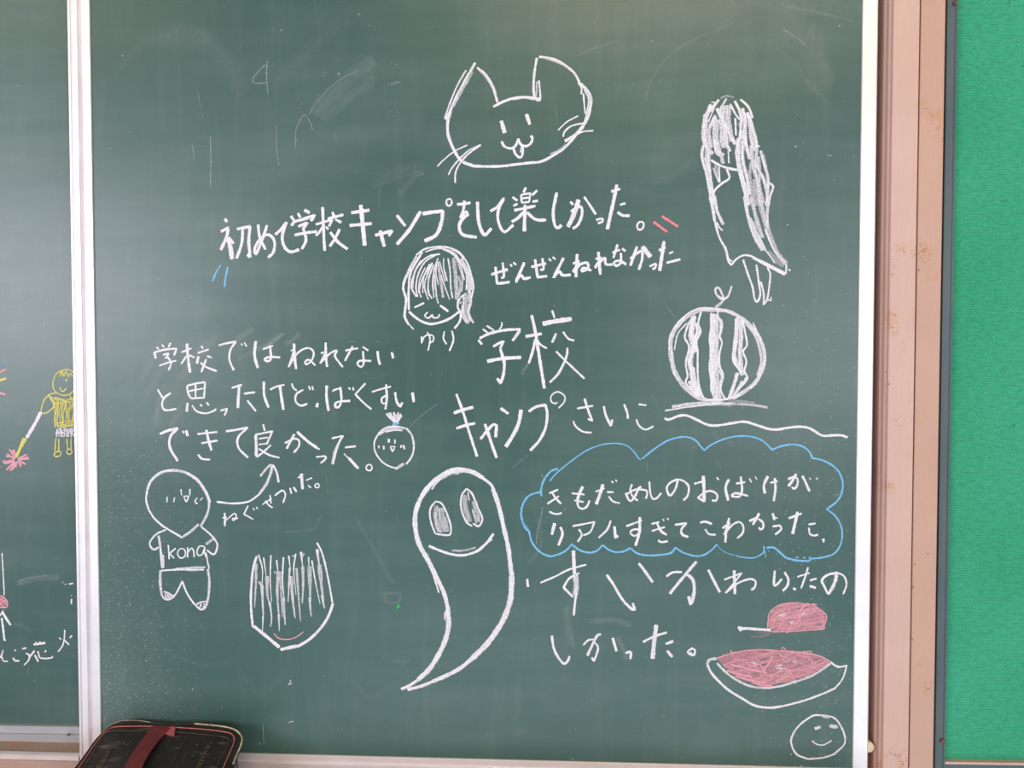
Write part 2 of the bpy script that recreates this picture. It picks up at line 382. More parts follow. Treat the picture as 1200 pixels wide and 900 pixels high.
# ------------------------------------------------------------------ blackboard eraser lying in the tray
eraser = empty('blackboard_eraser', (0, 0, 0), 'black leatherette blackboard eraser with dark red strap, lying in the tray at bottom left', 'eraser')
eraser.location = (on_eraser(190, 900).x, -0.05, ZTRAY)
def catmull(P, n=8, closed=False):
    out = []; N = len(P)
    rngs = range(N) if closed else range(N - 1)
    for i in rngs:
        p0 = P[(i - 1) % N] if closed or i > 0 else P[0] * 2 - P[1]
        p1, p2 = P[i], P[(i + 1) % N]
        p3 = P[(i + 2) % N] if closed or i + 2 < N else P[-1] * 2 - P[-2]
        for k in range(n):
            t = k / n
            out.append(0.5 * ((2 * p1) + (p2 - p0) * t + (2 * p0 - 5 * p1 + 4 * p2 - p3) * t * t + (3 * p1 - p0 - 3 * p2 + p3) * t ** 3))
    if not closed: out.append(P[-1].copy())
    return out
# outline of its back cover in the photograph, continued below the frame to the front edge
OUT = [(88, 900), (100, 884), (113, 866), (124, 855), (132, 848.5), (142, 845), (160, 844.5), (180, 846.5), (200, 848.2), (220, 847.6), (240, 849.2), (258, 851), (270, 853.2),
       (278, 857), (283.6, 864), (282.5, 873), (278, 884), (272, 900), (269.5, 907), (266, 914), (258, 918), (235, 919.5), (200, 920), (130, 919), (86, 917.5), (76, 915), (74.5, 911), (80, 907)]
O2 = [Vector((a, b)) for a, b in OUT]
ctr = sum(O2, Vector((0, 0))) / len(O2)
curve2 = catmull(O2, 5, True)
def inset(pts, d):
    """move a closed pixel outline inwards by d (pixels at the back cover)"""
    n = len(pts); out = []
    for i in range(n):
        t = (pts[(i + 1) % n] - pts[i - 1]).normalized(); nn = Vector((-t.y, t.x))
        out.append(pts[i] + nn * d)
    return out
def slab(name, loops, mat, parent, label=None):
    """loops of world points joined ring to ring, first and last capped"""
    bm = bmesh.new(); rings = [[bm.verts.new(p) for p in l] for l in loops]; n = len(rings[0])
    for a, b in zip(rings[:-1], rings[1:]):
        for i in range(n): bm.faces.new((a[i], a[(i + 1) % n], b[(i + 1) % n], b[i]))
    bm.faces.new(rings[0][::-1]); bm.faces.new(rings[-1])
    bmesh.ops.recalc_face_normals(bm, faces=bm.faces)
    return link(name, bm_mesh(bm, name), mat, parent, label)
E = lambda pts, lift: [on_eraser(p.x, p.y) + EN * lift for p in pts]
back = slab('back_cover', [E(curve2, -0.004), E(curve2, -0.001), E(inset(curve2, 1.2), 0.0), E(inset(curve2, 4), 0.0006)], M_LEATHER, eraser)
slab('felt_pad', [E(inset(curve2, 12), -ETH), E(inset(curve2, 11), -ETH + 0.004), E(inset(curve2, 7), -0.004)], M_FELT, eraser, label='grey felt underside')
def tube(name, pts, r, mat, parent, closed=False, label=None, seg=6, flat=1.0):
    cu = bpy.data.curves.new(name, 'CURVE'); cu.dimensions = '3D'
    sp = cu.splines.new('POLY'); sp.points.add(len(pts) - 1); sp.use_cyclic_u = closed
    for q, p in zip(sp.points, pts): q.co = (p.x, p.y, p.z, 1)
    cu.bevel_depth = r; cu.bevel_resolution = 2
    o = bpy.data.objects.new('tmp', cu); COL.objects.link(o)
    dg = bpy.context.evaluated_depsgraph_get(); me = bpy.data.meshes.new_from_object(o.evaluated_get(dg))
    bpy.data.objects.remove(o, do_unlink=True); bpy.data.curves.remove(cu)
    return link(name, me, mat, parent, label, smooth=True)
edge = [p for p in curve2]
tube('edge_piping', E(edge, -0.0006), 0.0009, M_LEATHER, eraser, True)
worn = [Vector(p) for p in ((228, 847.9), (240, 849.0), (258, 850.8), (270, 853.0), (278, 856.8), (283.4, 864), (282.3, 873), (279, 881), (276, 888), (273, 896))]
tube('worn_edge', E(catmull(worn, 6), -0.0002), 0.0010, M_WORN, eraser, label='scuffed cream edge at the top right corner')
worn = [Vector(p) for p in ((120, 858.5), (126, 853), (133, 848.2), (143, 844.8), (160, 844.4), (176, 846.2))]
tube('worn_edge', E(catmull(worn, 6), 0.0000), 0.0004, M_WORN, eraser, label='scuffed pale edge at the top left corner')
ST = [(88, 907), (93.5, 899), (105, 882), (118, 864), (126, 857), (133, 853), (150, 852), (180, 852), (210, 853.5), (240, 855.6), (262, 858.4), (270, 860.2), (274.5, 865), (273.5, 873), (268, 886), (262.5, 899), (258, 912)]
tube('stitching', E(catmull([Vector(p) for p in ST], 8), 0.0010), 0.0005, M_STITCH, eraser, label='faded pink stitching')
def emboss(pts, r=0.00028, n=6): return E(catmull([Vector(p) for p in pts], n), 0.00125), r
for pts in ([(104, 894), (112, 880), (119, 867), (124, 860.5), (131, 858.2), (150, 857.6), (178, 858)], [(99, 900), (110, 882), (119, 868)],
            [(207, 859), (230, 861), (255, 863.6), (265, 865.4), (268.2, 869), (265, 878), (256, 896), (253, 902)], [(214, 872), (208, 884), (200, 900)], [(221, 880), (213, 897)]):
    p, r = emboss(pts); tube('embossed_line', p, r, M_EMBOSS, eraser)
def letters(name, text, a, b, size, mat):
    """thin worn lettering pressed along the line a -> b on the cover"""
    cu = bpy.data.curves.new(name, 'FONT'); cu.body = text; cu.size = 1.0; cu.extrude = 0.002
    o = bpy.data.objects.new('tmp', cu); COL.objects.link(o)
    dg = bpy.context.evaluated_depsgraph_get(); me = bpy.data.meshes.new_from_object(o.evaluated_get(dg))
    bpy.data.objects.remove(o, do_unlink=True); bpy.data.curves.remove(cu)
    A, B = on_eraser(*a), on_eraser(*b)
    ux = (B - A).normalized(); uy = EN.cross(ux); wid = max(v.co.x for v in me.vertices)
    sx = (B - A).length / wid
    for v in me.vertices: v.co = A + ux * (v.co.x * sx) + uy * (v.co.y * size) + EN * (0.0012 + v.co.z * 0.1)
    link(name, me, mat, eraser, label='faint worn lettering')
letters('embossed_lettering', 'Raouin', (119, 902), (134, 874), 0.0085, M_EMBOSS)
letters('embossed_lettering', 'electrica', (230, 912), (247, 874), 0.0085, M_EMBOSS)
def strap(name, L, R, lift, mat, parent, label=None, th=0.0012):
    n = len(L); bm = bmesh.new(); rows = []
    for i in range(n):
        li = lift[i] if isinstance(lift, (list, tuple)) else lift
        rows.append([bm.verts.new(on_eraser(*L[i]) + EN * (li + th)), bm.verts.new(on_eraser(*R[i]) + EN * (li + th)),
                     bm.verts.new(on_eraser(*R[i]) + EN * li), bm.verts.new(on_eraser(*L[i]) + EN * li)])
    for a, b in zip(rows[:-1], rows[1:]):
        for j in range(4): bm.faces.new((a[j], a[(j + 1) % 4], b[(j + 1) % 4], b[j]))
    bm.faces.new(rows[0]); bm.faces.new(rows[-1][::-1])
    bmesh.ops.recalc_face_normals(bm, faces=bm.faces)
    return link(name, bm_mesh(bm, name), mat, parent, label)
sb = strap('strap', [(180, 852), (172, 862), (164, 874), (156.5, 887), (150, 900), (146, 908), (141, 917)], [(203, 853.4), (193, 863), (184.5, 874), (176.5, 887), (170, 900), (167, 908), (163, 917)],
      [0.0012, 0.0016, 0.003, 0.005, 0.006, 0.006, 0.0014], M_STRAP, eraser, label='dark red webbing hand strap')
strap('strap_end', [(200.5, 853.3), (193.5, 861.5)], [(206, 853.9), (204.4, 864.2)], 0.0013, M_STRAPEND, eraser, label='faded pink folded strap end')

# ------------------------------------------------------------------ chalk: every stroke is a thin ridge of chalk on the board
# traced views: (left, top, magnification)
VIEW = dict(A=(480, 40, 1200 / 260), B=(240, 200, 4), C=(520, 200, 4), E=(780, 90, 6), F=(520, 360, 6), G=(520, 430, 6), H=(160, 360, 6), I=(640, 430, 6),
            J=(760, 340, 6), K=(800, 480, 6), L=(600, 500, 6), M=(800, 540, 6), N=(600, 560, 6), O=(600, 640, 6), P=(740, 640, 6), Q=(810, 640, 6), W=(810, 740, 6),
            X=(0, 410, 6), Y=(0, 640, 6), T=(260, 630, 6), U=(460, 530, 6), V=(440, 670, 6), D=(440, 270, 6), E2=(780, 230, 6), H2=(320, 360, 6), H3=(160, 480, 6),
            H4=(320, 470, 6), H5=(150, 600, 6), S1=(100, 0, 3), S2=(640, 0, 3), S3=(100, 300, 3), S4=(600, 600, 3), S5=(100, 600, 3))
LAYER = [0]
def parse(text, view):
    """'w,d x,y x,y! ...; ...'  width and points in the view's pixels, d = pressure, ! = a sharp corner"""
    x0, y0, m = VIEW[view]; out = []
    for s in text.replace('\n', ' ').split(';'):
        tk = s.split()
        if len(tk) < 3: continue
        wd = tk[0].split(','); wid = float(wd[0]) / m; den = float(wd[1]) if len(wd) > 1 else 1.0; tap = float(wd[2]) if len(wd) > 2 else 0.0
        segs = [[]]
        for t in tk[1:]:
            c = t.endswith('!'); a, b = t.rstrip('!').split(',')
            p = Vector((x0 + float(a) / m, y0 + float(b) / m)); segs[-1].append(p)
            if c: segs.append([p.copy()])
        segs = [q for q in segs if len(q) > 1]
        out.append((wid, den, tap, segs))
    return out
def ribbon(bm, uvl, cl, wid, den, tap, segs, y, soft=False):
    pts = []
    for q in segs:
        c = catmull(q, 8) if len(q) > 2 else [q[0].lerp(q[1], i / 6) for i in range(7)]
        pts += c if not pts else c[1:]
    # resample about every 1.3 px
    d = [0.0]
    for a, b in zip(pts[:-1], pts[1:]): d.append(d[-1] + (b - a).length)
    tot = d[-1]
    if tot < 1e-6: return
    n = max(3, int(tot / 1.4) + 1); R = []; j = 0
    hw = wid / 2; cap = min(hw * 0.8, tot * 0.3)
    ss = sorted({0.0, cap * 0.35, tot - cap * 0.35, tot, *[tot * i / n for i in range(1, n)]})
    for s in ss:
        while j < len(d) - 2 and d[j + 1] < s: j += 1
        t = 0 if d[j + 1] == d[j] else (s - d[j]) / (d[j + 1] - d[j]); R.append(pts[j].lerp(pts[j + 1], t))
    LAYER[0] += 1; lift = 0.00004 + (LAYER[0] % 60) * 0.000004
    seed = random.random() * 40
    rows = []; wob = random.random() * 6
    for i, s in enumerate(ss):
        a, b = R[max(0, i - 1)], R[min(len(R) - 1, i + 1)]
        t = (b - a); t = t.normalized() if t.length > 1e-9 else Vector((1, 0)); nn = Vector((-t.y, t.x))
        e = min(s, tot - s); k = 1.0 if e >= cap else 0.72 + 0.28 * math.sqrt(max(0.0, 1 - (1 - e / cap) ** 2))
        if tap: k *= 1 - tap * (s / tot) if tap > 0 else 1 + tap * (1 - s / tot)
        k *= 1 + 0.07 * math.sin(s * 0.31 + wob) + 0.05 * math.sin(s * 0.83 + 2 * wob) + (0 if soft else random.uniform(-0.05, 0.05))
        jl = 0 if soft else random.uniform(-0.13, 0.13); jr = 0 if soft else random.uniform(-0.13, 0.13)
        row = []
        for off, vv, hgt in ((-hw * k + jl, -1.0, 0.0), (0.0, 0.0, 0.00022 if not soft else 0.0), (hw * k + jr, 1.0, 0.0)):
            P = at(R[i].x + nn.x * off, R[i].y + nn.y * off, y - lift - hgt)
            row.append((bm.verts.new(P), vv, s * 0.0009 + seed))
        for v, _, _ in row: v[cl] = den
        rows.append(row)
    for a, b in zip(rows[:-1], rows[1:]):
        for q in (0, 1):
            quad = (a[q], a[q + 1], b[q + 1], b[q])
            fc = bm.faces.new([x[0] for x in quad])
            for lp, x in zip(fc.loops, quad): lp[uvl].uv = (x[2], x[1])
def chalk(name, view, text, mat, parent, label=None, y=0.0, extra=None, soft=False, tap=0.0):
    """one drawn piece = one mesh; text may be several (view, strokes) pairs"""
    bm = bmesh.new(); uvl = bm.loops.layers.uv.new('UVMap'); cl = bm.verts.layers.float.new('chalk')
    jobs = [(view, text)] if isinstance(text, str) else text
    for vw, tx in jobs:
        for s in parse(tx, vw): ribbon(bm, uvl, cl, s[0], s[1], s[2] or tap, s[3], y, soft)
    for s in (extra or []): ribbon(bm, uvl, cl, *s, y, soft)
    me = bm_mesh(bm, name)
    return link(name, me, mat, parent, label)
def pieces(name, view, text, mat, parent, label, y=0.0, soft=False):
    for s in text.split(';'): chalk(name, view, s, mat, parent, label, y, None, soft)
def hatch(view, poly, ang, gap, wid, den, jit=0.35, seed=1):
    """chalk strokes that fill a drawn outline (view pixels)"""
    x0, y0, m = VIEW[view]; rnd = random.Random(seed); P = [Vector((float(a), float(b))) for a, b in (q.split(',') for q in poly.split())]
    ca, sa = math.cos(math.radians(ang)), math.sin(math.radians(ang)); rot = lambda p: Vector((p.x * ca + p.y * sa, -p.x * sa + p.y * ca)); inv = lambda p: Vector((p.x * ca - p.y * sa, p.x * sa + p.y * ca))
    Q = [rot(p) for p in P]; out = []; yy = min(q.y for q in Q) + gap * 0.5
    while yy < max(q.y for q in Q):
        xs = []
        for a, b in zip(Q, Q[1:] + Q[:1]):
            if (a.y - yy) * (b.y - yy) < 0: xs.append(a.x + (b.x - a.x) * (yy - a.y) / (b.y - a.y))
        xs.sort()
        for a, b in zip(xs[::2], xs[1::2]):
            if b - a < wid: continue
            pp = []; k = max(3, int((b - a) / 60) + 2)
            for i in range(k):
                pp.append(inv(Vector((a + (b - a) * i / (k - 1), yy + rnd.uniform(-jit, jit) * gap))))
            out.append((wid * rnd.uniform(0.7, 1.25) / m, den * rnd.uniform(0.75, 1.15), 0.0, [[Vector((x0 + p.x / m, y0 + p.y / m)) for p in pp]]))
        yy += gap * rnd.uniform(0.8, 1.2)
    return out
def ell(cx, cy, rx, ry, wid, den=1.0, rot=0.0, n=9):
    a = math.radians(rot); s = '%g,%g' % (wid, den)
    for i in range(n + 1):
        t = 2 * math.pi * i / n - 2.0; x, yv = rx * math.cos(t), ry * math.sin(t)
        s += ' %.1f,%.1f' % (cx + x * math.cos(a) - yv * math.sin(a), cy + x * math.sin(a) + yv * math.cos(a))
    return s
def line(label, chars, parent, mat=WHITE, y=0.0):
    """a line of handwriting: each character is a piece of the line"""
    o = bpy.data.objects.new('writing_line', None); COL.objects.link(o); o.parent = parent; o['label'] = label; o.empty_display_size = 0.02
    for item in chars:
        chalk('character', item[0], item[1], mat, o, None, y)
    return o

# ---- faint rubbed-out marks first
def smear(label, view, text): pieces('rubbed_smear', view, text, SMUDGE, front, None, 0.0, True)
smear('diagonal wiped chalk smears around the camp writing', 'H', '''60,0.110 200,180 120,340 20,560; 70,0.094 270,220 180,420 60,640; 60,0.088 560,180 420,330 280,520; 40,0.099 590,180 500,290 420,380;
 90,0.083 380,420 250,620 130,800; 70,0.099 420,520 330,680 240,840; 60,0.099 200,540 150,700 130,850; 60,0.132 820,150 740,200 690,230; 50,0.132 1030,185 920,260 820,310; 30,0.165 1040,180 960,240 880,290; 50,0.132 1150,180 1090,240 1040,260;
 30,0.094 860,280 780,330 700,370; 70,0.066 560,440 480,560 420,640; 130,0.055 60,640 20,700 10,730''')
smear('wiped patch beside the top smear', 'S1', '''70,0.083 800,400 870,330 940,270 1015,210; 50,0.066 830,420 920,350 1020,270; 5,0.220 785,405 820,350 880,290 960,245; 90,0.033 280,120 430,150 560,330; 60,0.028 100,250 260,120 400,110 520,220; 60,0.028 660,330 760,200 900,90;
 50,0.033 1000,660 1100,600 1190,580; 30,0.055 1100,690 1160,620 1190,610; 120,0.028 650,600 900,480 1190,420''')
smear('wiped fan-shaped smear at the top right corner', 'S2', '''90,0.050 960,330 930,200 850,30; 70,0.055 850,150 820,60 860,0; 60,0.061 1000,300 960,180 940,90; 14,0.121 830,20 940,40 1080,75; 40,0.044 800,160 900,260 990,370; 60,0.044 400,90 560,60 700,20; 120,0.028 300,700 420,560 560,420; 40,0.044 370,640 450,620 520,560''')
smear('wiped smears below the blue cloud', 'S4', '30,0.110 270,385 350,380 420,400; 26,0.138 370,440 395,490 400,520; 30,0.077 190,330 200,420 215,470; 60,0.033 100,640 160,690 330,660; 40,0.055 0,780 30,770 50,775; 18,0.088 95,20 100,120 60,180; 30,0.039 440,60 700,90 900,20')
smear('faint wiped loops near the fringe head', 'S5', '14,0.099 1050,300 1060,285 1105,290 1100,315 1065,320 1050,300; 40,0.028 540,560 620,640 700,560; 30,0.039 950,600 1000,650 1100,600; 12,0.066 700,70 800,60 830,10; 30,0.028 300,500 420,540 520,520; 20,0.066 1080,520 1110,530 1140,520; 20,0.055 950,20 1020,140 1080,250')
smear('wiped smear under the melon slice and cloud', 'K', '60,0.055 200,140 240,190 270,220; 70,0.066 330,220 350,260; 30,0.055 230,340 270,430; 300,0.019 700,150 900,260 1100,420; 16,0.138 70,268 120,248; 16,0.220 1065,608 1105,592')
chalk('faint_numeral', 'S1', '4,.34 635,225 610,250 590,275 592,290 610,293 635,290; 4,.34 640,215 637,260 642,330', WHITE, front, 'thin faint numeral 4 near the top left')
pieces('faint_scratch', 'S1', '''4,.34 440,480 441,560 440,660; 3,.24 395,310 402,360 415,415; 4,.3 375,510 385,560; 4,.28 670,440 673,520 680,580; 4,.3 740,520 740,460 760,415 775,405 795,440 798,460; 3,.25 395,482 425,475; 3,.3 1060,300 1085,288 1108,290;
 3,.25 880,470 884,500; 3,.25 830,270 845,265 840,250; 3,.35 1075,300 1105,287; 4,.22 1035,660 1032,730; 4,.22 1158,580 1165,615 1190,610; 3,.2 1010,660 1090,630 1190,600''', WHITE, front, None)
pieces('faint_scratch', 'S2', '4,.22 350,360 365,290 410,220 480,160 560,120 640,92; 3,.25 100,200 180,165 250,143; 3,.25 35,370 40,440; 4,.3 835,105 880,130 910,160; 3,.3 285,62 300,58; 3,.2 560,170 600,110 680,40; 3,.2 890,260 900,190 945,60; 3,.2 930,200 940,110; 3,.2 990,720 1000,770', WHITE, front, None)
pieces('faint_scratch', 'O', '6,.25 400,560 425,650 432,720; 5,.22 140,660 230,625; 5,.2 145,220 165,320 195,390; 5,.25 635,340 620,370; 5,.2 1100,500 1130,600; 5,.2 20,440 50,500', WHITE, front, None)
pieces('faint_scratch', 'L', '8,.3 215,560 200,660 180,730 170,830; 5,.3 205,340 222,360; 5,.22 0,290 90,220; 4,.25 950,250 955,330; 5,.22 1140,500 1160,600; 5,.25 360,600 378,560', WHITE, front, None)
pieces('faint_scratch', 'G', '5,.22 470,720 560,640 600,620; 5,.25 770,330 750,400; 6,.25 800,310 780,360; 4,.25 560,180 565,250; 4,.2 700,560 720,620; 5,.3 690,750 700,780; 4,.2 130,240 150,230', WHITE, front, None)
pieces('faint_scratch', 'H2', '5,.3 960,850 1010,790 1150,680; 6,.3 530,243 580,240; 6,.3 720,235 745,242; 4,.3 395,260 400,250; 4,.3 800,255 812,258; 10,.18 620,460 690,465; 10,.18 660,500 740,495; 4,.22 1170,510 1200,430', WHITE, front, None)
pieces('faint_scratch', 'J', '5,.25 100,70 140,130 205,215; 5,.25 15,720 60,800 80,880; 4,.3 1110,130 1115,180; 8,.5 948,110 955,112', WHITE, front, None)
pieces('faint_scratch', 'H4', '5,.22 370,510 385,600 380,660; 5,.2 250,885 330,830; 10,.15 1080,290 1110,295; 5,.2 865,780 875,850; 5,.35 190,455 196,470; 5,.2 890,700 920,720', WHITE, front, None)
pieces('chalk_crumb', 'S5', '5,.7 713,606 726,603; 4,.6 720,590 722,600; 3,.7 375,622 380,623; 4,.6 715,740 732,735; 3,.35 625,745 627,815; 3,.7 612,812 615,818', WHITE, front, None)
pieces('chalk_crumb', 'S2', '4,.5 370,142 375,144; 4,.6 1028,90 1034,92; 5,.6 875,514 880,516; 4,.6 846,790 852,791; 3,.5 990,545 1005,548', WHITE, front, None)
pieces('chalk_crumb', 'S1', '4,.6 128,195 132,197; 4,.7 888,260 894,258; 4,.5 686,105 690,107; 4,.5 958,50 963,51', WHITE, front, None)
chalk('green_speck', 'V', '8 148,258 160,240 168,230; 7 160,258 164,244 174,246', GREEN, front, 'tiny bright green chalk tick')

# ---- the cat
cat = chalk('cat_face_drawing', 'A', '''15,.8 355,155 300,250 250,345 215,425 195,458; 10,.8 305,195 265,265 235,330 205,410 190,455; 22,.55 338,200 285,295 228,395; 12 188,456 204,455;
 17,.9 222,415 207,470 208,540 230,605 262,665 290,692 345,712; 15,.95 335,713 420,716 500,714 580,704 650,696 715,688 790,648 850,603 900,545 940,500; 20,.5 760,655 810,630 850,600; 17,.85 840,580 900,540 945,485 970,430 981,360 965,310 925,268; 9,.9 945,480 960,420 968,350 945,300; 9 940,320 944,370 950,430; 12,.6 955,310 972,370 958,450;
 13,.9 925,275 890,210 830,160 770,132 700,122; 12,.6 720,125 790,148 830,165 870,195; 14,.9 688,128 673,230 672,320 690,358! 710,355; 10,.9 700,250 705,300 708,352; 12,.6 690,255 683,345; 11,.9 912,262 930,290 928,325;
 14,.95 365,180 415,225 452,290 475,368; 18,.55 378,190 425,245 455,295 466,330; 15,.95 452,393 500,368 560,347 630,341 708,352; 10,.7 555,354 620,344 660,352 700,354''', WHITE, front, 'white chalk drawing of a smiling cat face')
chalk('eye', 'A', '22 495,468 515,535', WHITE, cat); chalk('eye', 'A', '20 632,432 650,490', WHITE, cat)
chalk('mouth', 'A', '14 497,580 515,608 550,618 575,600 588,565! 600,595 630,606 655,590 664,565 655,548', WHITE, cat)
chalk('tongue', 'A', '14 562,618 574,650 600,668 612,640 608,600; 12,.7 600,640 604,612', WHITE, cat)
for s in ('8,.9 312,600 240,635 185,680 150,715', '9,.9 385,598 320,630 265,680 225,730 210,762', '10,.9 385,600 315,650 265,710 247,760 247,805', '8,.9 912,442 850,475 803,520', '10,.9 960,478 880,495 840,525 830,556', '9,.9 995,522 930,530 845,578'):
    chalk('whisker', 'A', s, WHITE, cat)

# ---- first line of writing
line('white chalk writing 初めて学校キャンプをして楽しかった。', [
 ('B', '15 93,225 104,241; 15 75,286 110,268! 102,310 75,372; 22,.95 108,312 120,360 128,415; 14 112,312 136,342; 15 150,274 212,262! 206,330 213,405! 198,392; 14 178,275 172,345 148,412'),
 ('B', '14 250,252 258,312 285,370; 14 292,255 265,335 240,390 235,362 265,315 300,300 326,330 322,380 296,408'),
 ('B', '15 330,300 358,275 384,240! 364,300 370,350 400,380 443,370'),
 ('B', '13 403,212 417,232; 13 436,198 448,220; 15 466,184 492,198; 14 418,242 405,258; 15 412,240 460,228 516,208! 497,236; 14 437,262 482,244! 458,276; 14 420,302 470,292 526,285; 14 462,272 474,325 455,368'),
 ('B', '14 552,170 556,260 562,376; 12 520,252 560,240 598,230; 12 553,262 535,290 520,305; 11 566,262 580,275; 13 598,193 606,215; 14 576,226 650,206; 12 598,228 582,262; 13 612,228 640,243; 13 632,274 610,320 585,355; 15 588,288 625,335 670,368'),
 ('B', '16 686,197 772,185; 16 678,257 783,248; 20 731,160 740,250 750,352'),
 ('B', '16 798,303 840,292 878,282! 862,306; 17 822,280 832,320 842,356'),
 ('B', '14 900,208 940,260; 17 1012,190 960,275 900,346'),
 ('B', '18 1020,202 1070,194 1115,190! 1110,240 1085,300 1030,330; ' + ell(1145, 148, 13, 17, 9)),
 ('C', '14 62,158 95,156 126,150; 14 97,140 92,185 78,222 105,192 113,212; 16 116,203 85,230 73,265 90,300 155,313'),
 ('C', '16 158,145 164,240 190,300 224,270'),
 ('C', '14 218,190 250,170 282,130! 255,190 258,245 284,287 327,254'),
 ('C', '12 385,78 374,102; 10 362,112 366,152; 10 364,112 406,106! 400,148; 9 366,130 402,126; 10 366,150 402,146; 12 322,124 346,140; 12 326,165 346,155; 12 438,92 414,116; 12 416,145 442,141; 14 330,186 380,176 430,165; 17 380,160 378,285; 15 372,195 348,222 318,240; 15 390,195 430,228 480,232'),
 ('C', '15 530,102 513,190 520,252 536,268 552,254'),
 ('C', '12 593,145 608,160; 14 595,192 640,168 648,205 630,252 605,272; 22,.9 632,135 612,200 582,264; 12 658,122 685,162 714,206'),
 ('C', '12 714,231 742,225 742,240 722,247'),
 ('C', '13 785,98 828,85; 17 812,65 790,170 767,275; 11 826,160 852,153; 14 814,194 840,210 872,210'),
 ('C', ell(922, 258, 15, 20, 10, 1, 20))], front)
chalk('pink_tick', 'C', '12 983,240 1048,287', RED, front, 'bright pink chalk tick, lower of a pair'); chalk('pink_tick', 'C', '12 1022,213 1098,262', RED, front, 'bright pink chalk tick, upper of a pair')
chalk('blue_tick', 'B', '8 75,442 52,480 35,520', BLUE, front, 'thin blue chalk tick, left of a pair'); chalk('blue_tick', 'B', '9 108,452 98,500 92,545', BLUE, front, 'thin blue chalk tick, right of a pair')
line('smaller white chalk writing ぜんぜんねれなかった', [
 ('C', '13 222,487 260,475 300,462; 14,.9 262,474 300,464; 13 243,450 250,530! 310,522; 12 276,430 282,495 268,502; 9 312,438 320,450; 10 326,430 340,442'),
 ('C', '14 378,430 338,522! 360,490 378,506 408,500'),
 ('C', '13 410,452 480,434; 13 428,415 440,500! 485,494; 12 462,410 468,460 452,464; 9 492,412 504,424; 9 510,404 524,416'),
 ('C', '14 562,408 515,502! 540,472 558,490 596,488'),
 ('C', '14 625,390 620,500; 12 605,436 636,424! 606,474; 13 608,478 640,440 672,432 676,458 648,472 655,456 692,468'),
 ('C', '14 725,380 734,488; 12 712,415 738,407! 710,452; 13 708,456 752,410 760,438 792,440'),
 ('C', '12 790,386 826,370; 12 815,345 795,410; 12 836,365 852,378; 12 830,385 830,430 808,446 798,430 824,422 856,440'),
 ('C', '13 874,413 925,377 930,412 914,465; 14 906,355 875,446; 24,.95 930,356 970,405'),
 ('C', '11 964,449 994,436 990,456 978,461'),
 ('C', '12 1008,374 1040,360; 17 1033,330 1012,470; 9 1056,388 1076,380; 12 1044,432 1110,415')], front)

# ---- girl's face with the fringe
g = chalk('girl_face_drawing', 'D', '''18 235,570 300,625 380,657 460,645 530,615 592,568; 18,.95 245,265 205,350 195,410 215,480 208,560 207,610 235,665; 10 235,658 268,696; 16,.95 330,150 265,260 240,330 233,430 235,560; 18,.7 290,180 240,270 215,340;
 16 585,480 578,540 600,580 592,640 555,690''', WHITE, front, "white chalk drawing of a girl's face with a fringe")
hh = '''14,.9 285,175 350,130 450,115 530,125 600,165 650,240 680,340 688,410 672,480; 12,.9 450,120 540,165 600,230 640,310 640,420; 11,.9 520,120 590,162 620,210; 12,.8 350,150 430,128 500,135 560,165 600,220;
 16,.75 660,400 672,500 655,570 672,620 690,652; 14,.8 620,470 622,580 655,655; 12,.8 610,520 612,600 640,650; 14,.75 675,470 652,560 665,640; 16,.75 600,200 660,300 676,420; 14,.75 620,230 655,330 655,440; 18,.6 640,300 665,400 650,500; 30,.5 640,450 640,540 655,630; 10,.9 640,440 600,470 585,505; 8 630,445 612,480 640,470; 9,.9 605,500 595,515;
 13,.9 455,165 370,185 300,250 265,330 253,400 288,466; 11,.9 430,170 350,220 300,310 285,400 297,468; 11,.9 400,225 335,330 308,420 322,472; 10,.9 380,235 340,330 332,440; 10,.9 400,230 358,330 345,400 372,487; 12,.9 408,240 375,340 372,430 397,480; 10,.9 440,195 410,290 402,380 412,472; 10,.85 435,200 425,290 442,382;
 12,.75 416,310 424,400 430,470 442,515; 20,.6 440,220 455,330 477,472; 9,.9 480,195 480,260 500,352; 9,.9 460,310 490,400 522,487; 12,.85 510,195 524,280 530,400 542,476; 30,.55 548,190 562,300 572,485; 20,.55 582,320 600,390 580,470; 10,.8 490,290 504,356; 14,.7 320,210 275,300 258,420; 10,.8 350,260 310,350 305,440; 20,.5 430,240 415,330 408,420; 10,.8 560,160 600,250 625,350; 10,.7 570,200 610,330 605,430; 9,.8 450,215 470,290 490,360'''
chalk('hair', 'D', hh, WHITE, g); chalk('eye', 'D', '14 273,543 343,510', WHITE, g); chalk('eye', 'D', '17 453,526 513,570', WHITE, g)
chalk('mouth', 'D', '12 367,574 347,602 375,616 400,590! 405,612 440,612 450,588', WHITE, g)
line("white chalk caption ゆり under the girl's face", [('D', '11 324,745 325,796! 338,755 366,735 406,742 404,780 378,786; 12 364,715 384,765 370,846'), ('D', '11 485,708 478,760 501,802; 14 538,705 548,770 520,848')], front)

